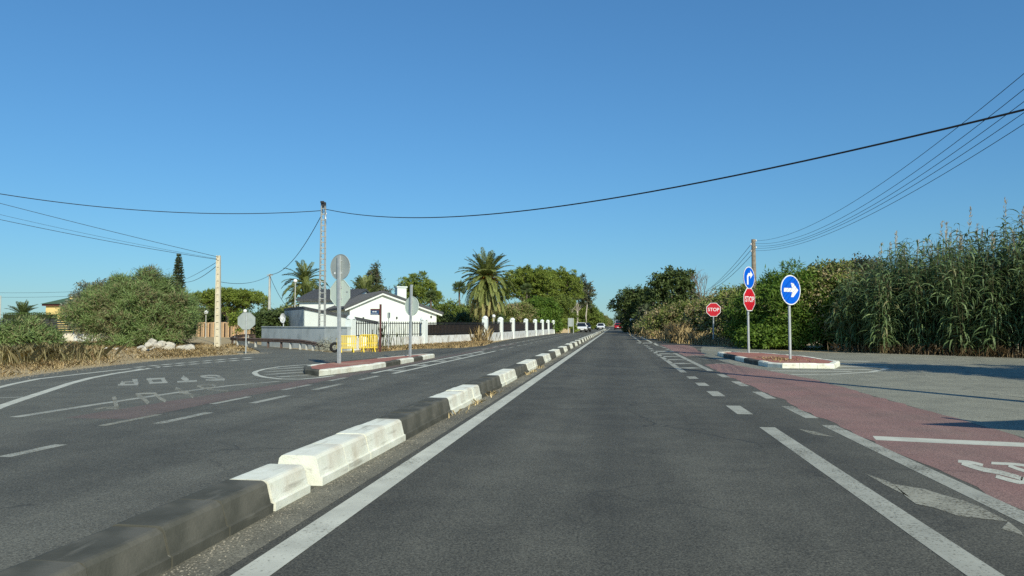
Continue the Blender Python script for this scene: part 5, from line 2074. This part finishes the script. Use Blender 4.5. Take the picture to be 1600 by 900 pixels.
# ---- far trees along both sides of the road
fl = [(913, 185, 8, 468, L_pine2), (921, 240, 9, 478, L_green), (929, 300, 10, 484, L_pine2), (936, 380, 11, 489, L_bush), (943, 500, 13, 494, L_pine2), (884, 112, 3.5, 500, L_hedge), (924, 232, 5, 496, L_hedge)]
fw = ['first dark tree past the eucalyptus on the left roadside', 'second greener tree along the left roadside', 'third tree in the shrinking left roadside row', 'fourth distant tree in the left row', 'farthest tree in the left row near the vanishing point', 'pale green bush rising over the hedge behind the info board', 'rounded pale bush beyond the parked cars']
for k, (px, Y, w_, top, m) in enumerate(fl):
    tree('roadside_tree', fw[k], 'tree', B(px, Y), dome(w_, 5, .6, zat(top, Y), w_ * .2, 9, 40 + k), m, .15, 1.0, group='trees along the left roadside', per_m2=40, L=.42, W=.18, cs=.4)
fr = [(1050, 78, 4.6, 421, L_dark), (998, 124, 5.0, 452, L_darkgrey), (1000, 108, 5.0, 450, L_dark), (1004, 116, 5.5, 462, L_dark), (978, 330, 9, 480, L_dark), (1009, 104, 2.8, 456, L_dark), (1022, 94, 3.6, 474, L_darkgrey), (1010, 98, 3.4, 484, L_dark)]
fw = ['tall ragged dark tree standing above the right hedge', 'dark tree in the right row, nearer of the tall pair', 'dark overhanging tree at the left end of the right row', 'dense dark tree over the road shoulder behind the white panel', 'farthest tree on the right before the van', 'pointed dark tree between the right row and the ragged tree', 'medium grey green tree behind the thin bare pole', 'shaded tree just behind the warning sign']
for k, (px, Y, w_, top, m) in enumerate(fr):
    zt = zat(top, Y)
    if k == 5:
        lob = [(0, 0, zt * f, w_ * .5 * (1.1 - f), w_ * .5 * (1.1 - f), zt * .16) for f in (.2, .4, .6, .78, .92)]
    elif k == 0:
        lob = [(0, 0, zt - 1.0, .95, 1.0, 1.1), (-1.2, 0, zt - 1.5, .95, 1, 1.1), (1.3, 0, zt - 1.3, .9, 1, 1.1), (-1.6, 0, zt - 3.0, 1.0, 1, 1.2), (.1, 0, zt - 2.8, 1.3, 1.2, 1.2), (1.7, 0, zt - 2.9, 1.0, 1, 1.2), (0, 0, zt - 4.4, 2.0, 1.3, 1.2)]
    elif k == 2:
        lob = [(-3.2, 0, zt - 2.6, 1.1, 1.3, .9), (-2.0, 0, zt - 1.5, 1.3, 1.4, 1.2), (-.5, 0, zt - 1.1, 1.3, 1.4, 1.1), (1.0, 0, zt - 1.3, 1.4, 1.4, 1.2), (-1.2, 0, zt - 3.0, 1.5, 1.4, 1.2), (.6, 0, zt - 3.3, 1.6, 1.5, 1.4), (1.2, 0, 1.8, 1.4, 1.4, 1.4), (.2, .3, 1.5, 1.0, 1.0, 1.2)]
    else:
        lob = dome(w_, 5, .6, zt, w_ * .22, 10, 60 + k)
    tree('roadside_tree', fw[k], 'tree', B(px, Y), lob, m, .16, 1.4, group='trees along the right roadside', sub=(8, .45), per_m2=50 if k == 0 else 32, L=.34, W=.16, cs=.28, bump=.3, clump=20)

# ---- right hedge bushes
rbush = [(1040, 68, 3.6, 488, L_bush, 1), (1066, 58, 4.4, 472, L_bush, 2), (1092, 57, 4.0, 465, L_bush, 3), (1124, 52, 4.0, 461, L_bush, 4), (1152, 48, 3.8, 450, L_bush, 5), (1174, 45.5, 3.2, 444, L_bush, 6),
         (1208, 40, 3.2, 430, L_green, 7), (1246, 38.5, 3.6, 414, L_green, 8), (1290, 38.5, 4.0, 410, L_bush, 9), (1345, 40, 4.4, 396, L_darkgrey, 10), (1025, 76, 3.0, 496, L_bush, 12)]
rl = ['pale bush beyond the tall dry grass on the right roadside', 'olive bush with dry twigs left of the STOP sign by the hedge', 'olive bush directly behind the lone STOP sign', 'broad bush just right of the lone STOP sign', 'tall bush left of the double sign post', 'bush right behind the double sign post', 'bright green feathery bush behind the wooden pole foot', 'tallest bright green feathery bush behind the blue arrow sign', 'olive green bush where the hedge meets the reeds', 'grey green bush rising behind the left end of the reeds', 'low bush on the right roadside near the bare pole']
for k, (px, Y, w_, top, m, sd_) in enumerate(rbush):
    zt = zat(top, Y)
    fea = m is L_green
    tree('hedge_bush', rl[k], 'bush', B(px, Y), dome(w_ * 1.25, 3.0, .45, zt, w_ * .24, 11, 80 + sd_), m, .09, .6, group='bushes of the right roadside hedge', trunk_name='stem', crown_name='foliage', trunk_mat=M_twig,
         sub=(9, .42), per_m2=95 if Y < 50 else 70, L=.24 if fea else .17, W=.05 if fea else .08, cs=.27, clump=34, up=.1 if fea else .25, bump=.26)
tree('green_bramble', 'low bright green bramble at the foot of the feathery bushes', 'bush', B(1205, 37.5), dome(4.0, 1.6, .25, 1.15, .5, 8, 99), L_green, .04, .2, trunk_name='stem', crown_name='foliage', per_m2=260, L=.15, W=.08, cs=.18)
# bare twiggy tree
t = thing('bare_tree', 'leafless grey twiggy tree above the hedge left of the wooden pole', 'tree', B(1104, 60), 0)
mb = MB()
zt = zat(436, 60)


def branch(p, d, ln, r, lev):
    q = p + d * ln
    mb.tube([p, p.lerp(q, .5) + Vector((random.uniform(-.04, .04), random.uniform(-.04, .04), .02)), q], [r, r * .8, r * .6], 4 if lev else 6, cap=False)
    if lev < 5:
        for k in range(3 if lev < 4 else 2):
            dd = (d + Vector((random.gauss(0, .5), random.gauss(0, .5), random.gauss(.1, .3)))).normalized()
            branch(q if k else p.lerp(q, .7), dd, ln * random.uniform(.6, .82), r * .6, lev + 1)


branch(Vector((0, 0, -.1)), Vector((0, 0, 1)), zt * .42, .11, 0)
mb.build('trunk', M_twig, t)

# ---- dry grass clumps on the right
for k, (px, Y, r, h, n) in enumerate(((1060, 49.5, .75, 1.5, 620), (1072, 47.5, .5, 1.1, 320), (1090, 45.5, .6, .9, 330), (1102, 44.0, .55, .8, 300), (1125, 43.0, .8, .6, 280), (1040, 55, .6, .9, 330), (1020, 64, .8, 1.1, 320), (1005, 76, 1.0, 1.2, 300), (1150, 41.5, .8, .5, 260))):
    names_ = ['tallest pale straw clump at the hedge foot left of the lone STOP sign', 'straw clump next to the tallest one on its right', 'dry grass clump just left of the lone STOP sign post', 'dry grass clump at the foot of the lone STOP sign', 'low brown grass clump right of the lone STOP sign', 'dry grass clump farther along the hedge left of the tallest one', 'distant straw clump near the low roadside bush', 'farthest straw clump below the white panel', 'low dry clump at the hedge foot left of the double sign']
    t = thing('dry_grass_clump', names_[k], 'grass', B(px, Y), 0, 'dry grass clumps along the right hedge')
    P = np.concatenate([RNG.normal(size=(n, 2)) * r * .45, np.zeros((n, 1))], 1)
    blades('grass_blades', P, h * .35, h, .022, L_drygrass if k not in (4, 8) else L_brownweed, .35, t)

# ---- reeds
def strips(name, C, S, Wd, mat, parent=None):
    """C (N,K,3) centre lines, S (N,3) side vectors, Wd (K,) half widths"""
    N, K = C.shape[:2]
    V = np.stack([C - S[:, None] * Wd[None, :, None], C + S[:, None] * Wd[None, :, None]], 2).reshape(-1, 3)
    base = np.arange(N)[:, None] * (2 * K)
    f = np.concatenate([base + np.array([2 * k, 2 * k + 1, 2 * k + 3, 2 * k + 2]) for k in range(K - 1)], 1).reshape(-1)
    me = bpy.data.meshes.new(name)
    me.vertices.add(len(V))
    me.vertices.foreach_set('co', V.reshape(-1).astype(np.float32))
    nf = N * (K - 1)
    me.loops.add(nf * 4)
    me.loops.foreach_set('vertex_index', f.astype(np.int32))
    me.polygons.add(nf)
    me.polygons.foreach_set('loop_start', np.arange(0, nf * 4, 4, dtype=np.int32))
    me.update(calc_edges=True)
    me.materials.append(mat)
    return link(bpy.data.objects.new(name, me), parent)


front = np.array([(9.9, 35.0), (10.8, 34.2), (11.8, 33.0), (13.4, 31.4), (15.0, 29.6), (18.0, 27.2), (22.0, 24.6), (28.0, 22.0)])
hts = np.array([3.5, 4.2, 4.8, 5.1, 5.2, 5.2, 5.1, 5.0])
seg = np.linalg.norm(np.diff(front, axis=0), axis=1)
cum = np.concatenate([[0], np.cumsum(seg)])
N = 3000
u = RNG.uniform(0, cum[-1], N) 
fx, fy, hh_ = np.interp(u, cum, front[:, 0]), np.interp(u, cum, front[:, 1]), np.interp(u, cum, hts)
dep = RNG.random(N) ** 1.2 * 5.0
nrm = np.array([.58, .81])
dep = dep + .45 * np.sin(u * 1.9) + .3 * np.sin(u * 4.3 + 1)
bx, by = fx + nrm[0] * dep, fy + nrm[1] * dep
clump_h = 1 + .045 * np.sin(u * 2.6 + dep) + .03 * np.sin(u * 6.1 + 2 * dep)
H_ = hh_ * clump_h * RNG.uniform(.66, 1.04, N) * (1 - .25 * (dep < .5))
lean_a = RNG.uniform(0, 2 * PI, N)
lean_m = RNG.uniform(.0, .10, N)
lx, ly = np.cos(lean_a) * lean_m, np.sin(lean_a) * lean_m
fr_ = dep < 1.0
gust = (np.sin(u * 1.7) > -.3) * RNG.random(N) ** 2
lx = np.where(fr_, lx - .30 * gust + .03, lx)
ly = np.where(fr_, ly - .38 * gust, ly)
K = 7
s = np.linspace(0, 1, K)
C = np.stack([bx[:, None] + lx[:, None] * H_[:, None] * s ** 2, by[:, None] + ly[:, None] * H_[:, None] * s ** 2, H_[:, None] * s * (1 - .12 * (np.hypot(lx, ly)[:, None] * 2) * s)], 2)
reeds = thing('giant_reed_bed', 'dense bed of tall giant reeds with drooping grey green leaves at right', 'reeds')
S1 = np.tile(np.array([1., 0, 0]), (N, 1))
S2 = np.tile(np.array([0., 1, 0]), (N, 1))
hwid = np.linspace(.013, .005, K)
stuff(strips('canes', np.concatenate([C, C]), np.concatenate([S1, S2]), hwid, L_cane, reeds))
NL = 22
cs_ = np.repeat(np.arange(N), NL)
fr2 = np.tile(np.linspace(.12, .985, NL), N) + RNG.normal(size=N * NL) * .02
fr2 = np.clip(fr2, .15, .995)
P = np.stack([bx[cs_] + lx[cs_] * H_[cs_] * fr2 ** 2, by[cs_] + ly[cs_] * H_[cs_] * fr2 ** 2, H_[cs_] * fr2 * (1 - .12 * (np.hypot(lx, ly)[cs_] * 2) * fr2)], 1)
az = np.repeat(RNG.uniform(0, 2 * PI, N), NL) + np.tile(np.arange(NL) % 2 * PI, N) + RNG.normal(size=N * NL) * .55
Ll = RNG.uniform(.5, 1.05, N * NL) * (1 - .45 * (fr2 > .86))
e0 = np.radians(RNG.uniform(8, 55, N * NL)) + (fr2 > .93) * .45
drp = np.radians(RNG.uniform(80, 150, N * NL)) - (fr2 > .93) * .3
K2 = 5
pts_ = [P]
for k in range(K2 - 1):
    a = e0 - drp * ((k + .4) / (K2 - 1))
    st = np.stack([np.cos(az) * np.cos(a), np.sin(az) * np.cos(a), np.sin(a)], 1) * (Ll / (K2 - 1))[:, None]
    pts_.append(pts_[-1] + st)
C2 = np.stack(pts_, 1)
S_ = np.stack([-np.sin(az), np.cos(az), 0 * az], 1)
tw = RNG.normal(size=len(az)) * .5
S_ = unit(S_ + np.stack([0 * az, 0 * az, tw], 1))
stuff(strips('leaves', C2, S_, np.array([.012, .030, .027, .017, .002]), L_reed, reeds))
# dry plumes
pk = np.where((RNG.random(N) < .07) & (H_ > 4.2))[0]
Vs = []
for i in pk:
    tip = C[i, -1]
    n = 40
    ss = RNG.random(n)
    Pp = tip + np.stack([RNG.normal(size=n) * .02 + ss * .05, RNG.normal(size=n) * .02, ss * .75 - .1], 1)
    D = unit(np.stack([RNG.normal(size=n) * .35 + .15, RNG.normal(size=n) * .35, np.ones(n)], 1))
    Vs.append(leaves(Pp, D, .16, .03))
stuff(quads_mesh('plumes', np.concatenate(Vs), L_plume, reeds))
# dead stalk litter at the foot of the reeds
P = np.stack([np.zeros(9), np.zeros(9), np.zeros(9)], 1)
uu = RNG.uniform(0, cum[-1], 1500)
P = np.stack([np.interp(uu, cum, front[:, 0]) + RNG.normal(size=1500) * .25 - .1, np.interp(uu, cum, front[:, 1]) + RNG.normal(size=1500) * .25 - .25, np.zeros(1500)], 1)
stuff(blades('dead_stalks', P, .1, .5, .016, leaf_mat('dead_reed', (.20, .14, .08), (.32, .25, .15), .2), .6, reeds))

# trees beyond the right edge whose shade lies on the side road
for k, (x, y_, h) in enumerate(((14.6, 13.6, 9.3), (15.6, 10.6, 8.4), (18.5, 12.4, 9.3), (21.5, 11.5, 9.0), (25.0, 12.0, 9.2))):
    tree('corner_tree', 'leafy tree outside the right edge shading the side road, ' + ('first', 'second', 'third', 'fourth', 'fifth')[k] + ' from the junction', 'tree', (x, y_ - 1.2, -.03), dome(3.6, 3.4, 1.6, h, .95, 9, 120 + k), L_bush, .14, 1.8, group='trees at the near right corner', per_m2=45, L=.34, W=.15, cs=.35)
# unseen sign board, outline shaped so its pointed shadow reaches the red lane
t = thing('shadow_sign_board', 'unseen sign board outside the right edge, shaped to throw a pointed shadow on the red lane', 'sign board', (5.72, 6.15, 0), .1)
mb = MB()
mb.extrude([(0, 0, 2.46), (1.5, 0, 1.72), (2.9, 0, 1.70), (2.9, 0, 3.05), (1.5, 0, 2.72)], (0, .05, 0))
mb.build('board', M_signwhite, t)
for x in (.9, 2.3):
    mb = MB()
    mb.box((x, .09, 1.4), (.08, .08, 2.9))
    mb.build('post', M_galv, t)

# ---- left verge: dry grass, weeds, rubble
verge = gpx([(-60, 606), (0, 595), (60, 586), (130, 577), (240, 565), (330, 557.5), (380, 554.5), (402, 553.5), (403, 549), (392, 545), (370, 539.5)]) + [(-34, 47), (-46, 45), (-30, 18)]
vp = np.array(verge)
P = sample_poly(verge, 62000)
nz_ = np.sin(P[:, 0] * 1.3 + 1) * np.sin(P[:, 1] * .9) + .6 * np.sin(P[:, 0] * 3.1) * np.sin(P[:, 1] * 2.7 + 2)
edge = np.interp(P[:, 1], [p[1] for p in verge[1:9]], [p[0] for p in verge[1:9]]) - P[:, 0]
sc_ = np.clip(edge / 1.2, .12, 1) * (.75 + .35 * nz_)
keep = RNG.random(len(P)) < .35 + .65 * (nz_ > -.2)
P, sc_ = P[keep], np.clip(sc_[keep], .12, 1.2)
P[:, 2] = -.03
half = RNG.random(len(P)) < .5
for nm, sel, mt, lab in (('dry_grass', half, L_drygrass, 'dry straw coloured grass covering the left verge'), ('brown_weeds', ~half, L_brownweed, 'reddish brown dead weeds mixed through the left verge')):
    q = P[sel]
    n = len(q)
    a = RNG.uniform(0, 2 * PI, n)
    h = RNG.uniform(.16, .52, n) * sc_[sel]
    o = blades(nm, q, .03, .22, .010, mt, .9)
    co = np.zeros(n * 5 * 3, np.float32)
    o.data.vertices.foreach_get('co', co)
    co = co.reshape(n, 5, 3)
    co = q[:, None] + (co - q[:, None]) * np.clip(sc_[sel], .15, 1.3)[:, None, None]
    o.data.vertices.foreach_set('co', co.reshape(-1).astype(np.float32))
    o.data.update()
    stuff(o, lab, 'grass')
# taller weeds at the far left
P = np.concatenate([np.array(B(px, Y))[None] + RNG.normal(size=(210, 3)) * np.array([.9, .7, 0]) for px, Y in ((5, 20.5), (25, 21), (60, 21.5), (85, 23), (45, 20.2))])
P[:, 2] = -.03
stuff(blades('tall_weeds', P, .15, .7, .007, leaf_mat('weed_pale', (.66, .57, .33), (.46, .43, .21), .2), .7), 'tall pale dry weeds at the left edge before the small shrub', 'weeds')
rk = thing('rubble_heap', 'heap of whitish broken stone in front of the tamarisk shrub', 'rubble')
rr = random.Random(4)


def rock_mesh(seed):
    bm = bmesh.new()
    bmesh.ops.create_icosphere(bm, subdivisions=2, radius=1)
    q = random.Random(seed)
    pl = [(Vector((q.gauss(0, 1), q.gauss(0, 1), q.gauss(0, 1))).normalized(), q.uniform(.55, .85)) for _ in range(9)]
    for v in bm.verts:
        for n_, d in pl:
            k = v.co.dot(n_) - d
            if k > 0:
                v.co -= n_ * k
        v.co *= 1 + q.uniform(-.04, .04)
    me = bpy.data.meshes.new('stone')
    bm.to_mesh(me)
    bm.free()
    me.materials.append(M_rock)
    return me


rms = [rock_mesh(k) for k in range(5)]
for k in range(34):
    px = rr.choice((rr.uniform(222, 272), rr.uniform(222, 272), rr.uniform(282, 305), rr.uniform(160, 222)))
    Y = rr.uniform(31.0, 33.0)
    p = B(px, Y)
    o = link(bpy.data.objects.new('stone', rms[k % 5]), rk)
    s = rr.uniform(.10, .30) if px > 222 else rr.uniform(.06, .12)
    o.location = (p[0], Y, s * .45 - .03 + (.18 if 225 < px < 268 and k % 3 == 0 else 0))
    o.scale = (s * rr.uniform(1, 1.5), s, s * rr.uniform(.6, .9))
    o.rotation_euler = (rr.uniform(-.4, .4), rr.uniform(-.4, .4), rr.uniform(0, 6))

# ---- verge in front of the iron fence
vf = fence_edge[1:] + [tuple(pts3[2][:2] + np.array([0, -.2])), tuple(pts3[1][:2] + np.array([0, -.2])), tuple(pts3[0][:2] + np.array([.5, -.2]))]
P = sample_poly(vf, 9000)
P[:, 2] = -.03
stuff(blades('fence_verge_weeds', P, .05, .24, .012, L_brownweed, .6), 'brown low weeds between the road and the white fence wall', 'weeds')
P = sample_poly(vf, 5000)
P[:, 2] = -.03
stuff(blades('fence_verge_grass', P, .05, .22, .012, L_drygrass, .6), 'straw coloured grass between the road and the white fence wall', 'grass')
P = np.array(B(752, 49))[None] + RNG.normal(size=(1600, 3)) * np.array([.45, .8, 0])
t = thing('dry_grass_clump', 'tall straw coloured grass clump before the corner pillar of the iron fence', 'grass', B(752, 48.5), 0)
P = np.concatenate([RNG.normal(size=(150, 2)) * np.array([.42, .5]), np.zeros((150, 1))], 1)
blades('grass_blades', P, .3, 1.3, .012, L_drygrass, .4, t)
t = thing('green_weed_clump', 'tall thin green weeds climbing the railings right of the brown post', 'weeds', B(607, 34.4), 0)
P = np.concatenate([RNG.normal(size=(90, 2)) * np.array([.6, .22]), np.zeros((90, 1))], 1)
blades('weed_stems', P, .4, 1.4, .009, L_greenweed, .12, t)
tree('scrub_bush', 'grey dry scrub beside the black tyre at the guard rail end', 'bush', B(508, 32.2), [(0, 0, .25, .35, .3, .3), (.3, 0, .15, .3, .3, .2)], leaf_mat('leaf_grey_scrub', (.26, .27, .20), (.36, .35, .27), .2), .03, .1, per_m2=500, L=.12, W=.03, trunk_name='stem', crown_name='foliage')
# kerb-side tufts
for k, (x, y_) in enumerate(((-2.17, 10.9), (-2.16, 12.4), (-2.17, 9.6), (-2.16, 17.6), (-2.15, 18.6), (-2.15, 20.2))):
    lab = ['dry tuft at the foot of the median kerb, second from the camera', 'dry tuft at the kerb foot, third from the camera', 'small dry tuft at the kerb foot, nearest the camera', 'dry tuft against the kerb, fourth from the camera', 'dry tuft against the kerb, fifth from the camera', 'dry tuft against the kerb, farthest from the camera', 'tiny dry tuft at a kerb joint nearest the camera'][k]
    t = thing('dry_tuft', lab, 'grass', (x, y_, .004), 0, 'dry tufts along the median kerb')
    n = 26 if k not in (2, 6) else 7
    P = np.concatenate([np.abs(RNG.normal(size=(n, 1))) * .06, RNG.normal(size=(n, 1)) * .22, np.zeros((n, 1))], 1)
    blades('grass_blades', P, .02, .09, .012, L_drygrass, 1.2, t)

# ---- loose grit along the kerb foot and the road edges
def grit(name, label, P, smin, smax, mat):
    n = len(P)
    o6 = np.array([[1, 0, 0], [-1, 0, 0], [0, 1, 0], [0, -1, 0], [0, 0, 1], [0, 0, -1]], float)
    tri = np.array([[0, 2, 4], [2, 1, 4], [1, 3, 4], [3, 0, 4], [2, 0, 5], [1, 2, 5], [3, 1, 5], [0, 3, 5]])
    sc3 = RNG.uniform(smin, smax, (n, 1, 3)) * np.array([1, 1, .7])
    a = RNG.uniform(0, 2 * PI, n)
    V = o6[None] * sc3 * RNG.uniform(.7, 1.2, (n, 6, 1))
    c, s_ = np.cos(a)[:, None], np.sin(a)[:, None]
    V = np.stack([V[..., 0] * c - V[..., 1] * s_, V[..., 0] * s_ + V[..., 1] * c, V[..., 2]], 2)
    V = V + P[:, None] + np.array([0, 0, smin * .5])
    T = V[:, tri].reshape(-1, 3, 3)
    stuff(quads_mesh(name, T, mat, None, 3), label, 'gravel')


M_grit = pmat('grit', (.34, .31, .24), .95, (.20, .185, .15), 9)
n = 2600
P = np.stack([-2.19 + np.abs(RNG.normal(size=n)) * .10, 2 + RNG.random(n) ** 1.7 * 30, np.zeros(n)], 1)
grit('kerb_grit', 'fine loose grit gathered along the foot of the median kerb', P, .003, .009, M_grit)
le = np.array(left_edge[3:12])
k_ = RNG.integers(0, len(le) - 1, 2600)
f_ = RNG.random((2600, 1))
P = le[k_] * (1 - f_) + le[k_ + 1] * f_ + RNG.normal(size=(2600, 2)) * .22
grit('verge_gravel', 'pale gravel strewn along the left verge edge of the road', np.concatenate([P, np.zeros((2600, 1))], 1)[:1100], .006, .02, M_grit)
re_ = np.array(right_edge[3:10])
k_ = RNG.integers(0, len(re_) - 1, 2200)
f_ = RNG.random((2200, 1))
P = re_[k_] * (1 - f_) + re_[k_ + 1] * f_ + RNG.normal(size=(2200, 2)) * .25
grit('hedge_gravel', 'dusty gravel along the road edge below the right hedge and reeds', np.concatenate([P, np.zeros((2200, 1))], 1)[:1300], .006, .022, M_grit)
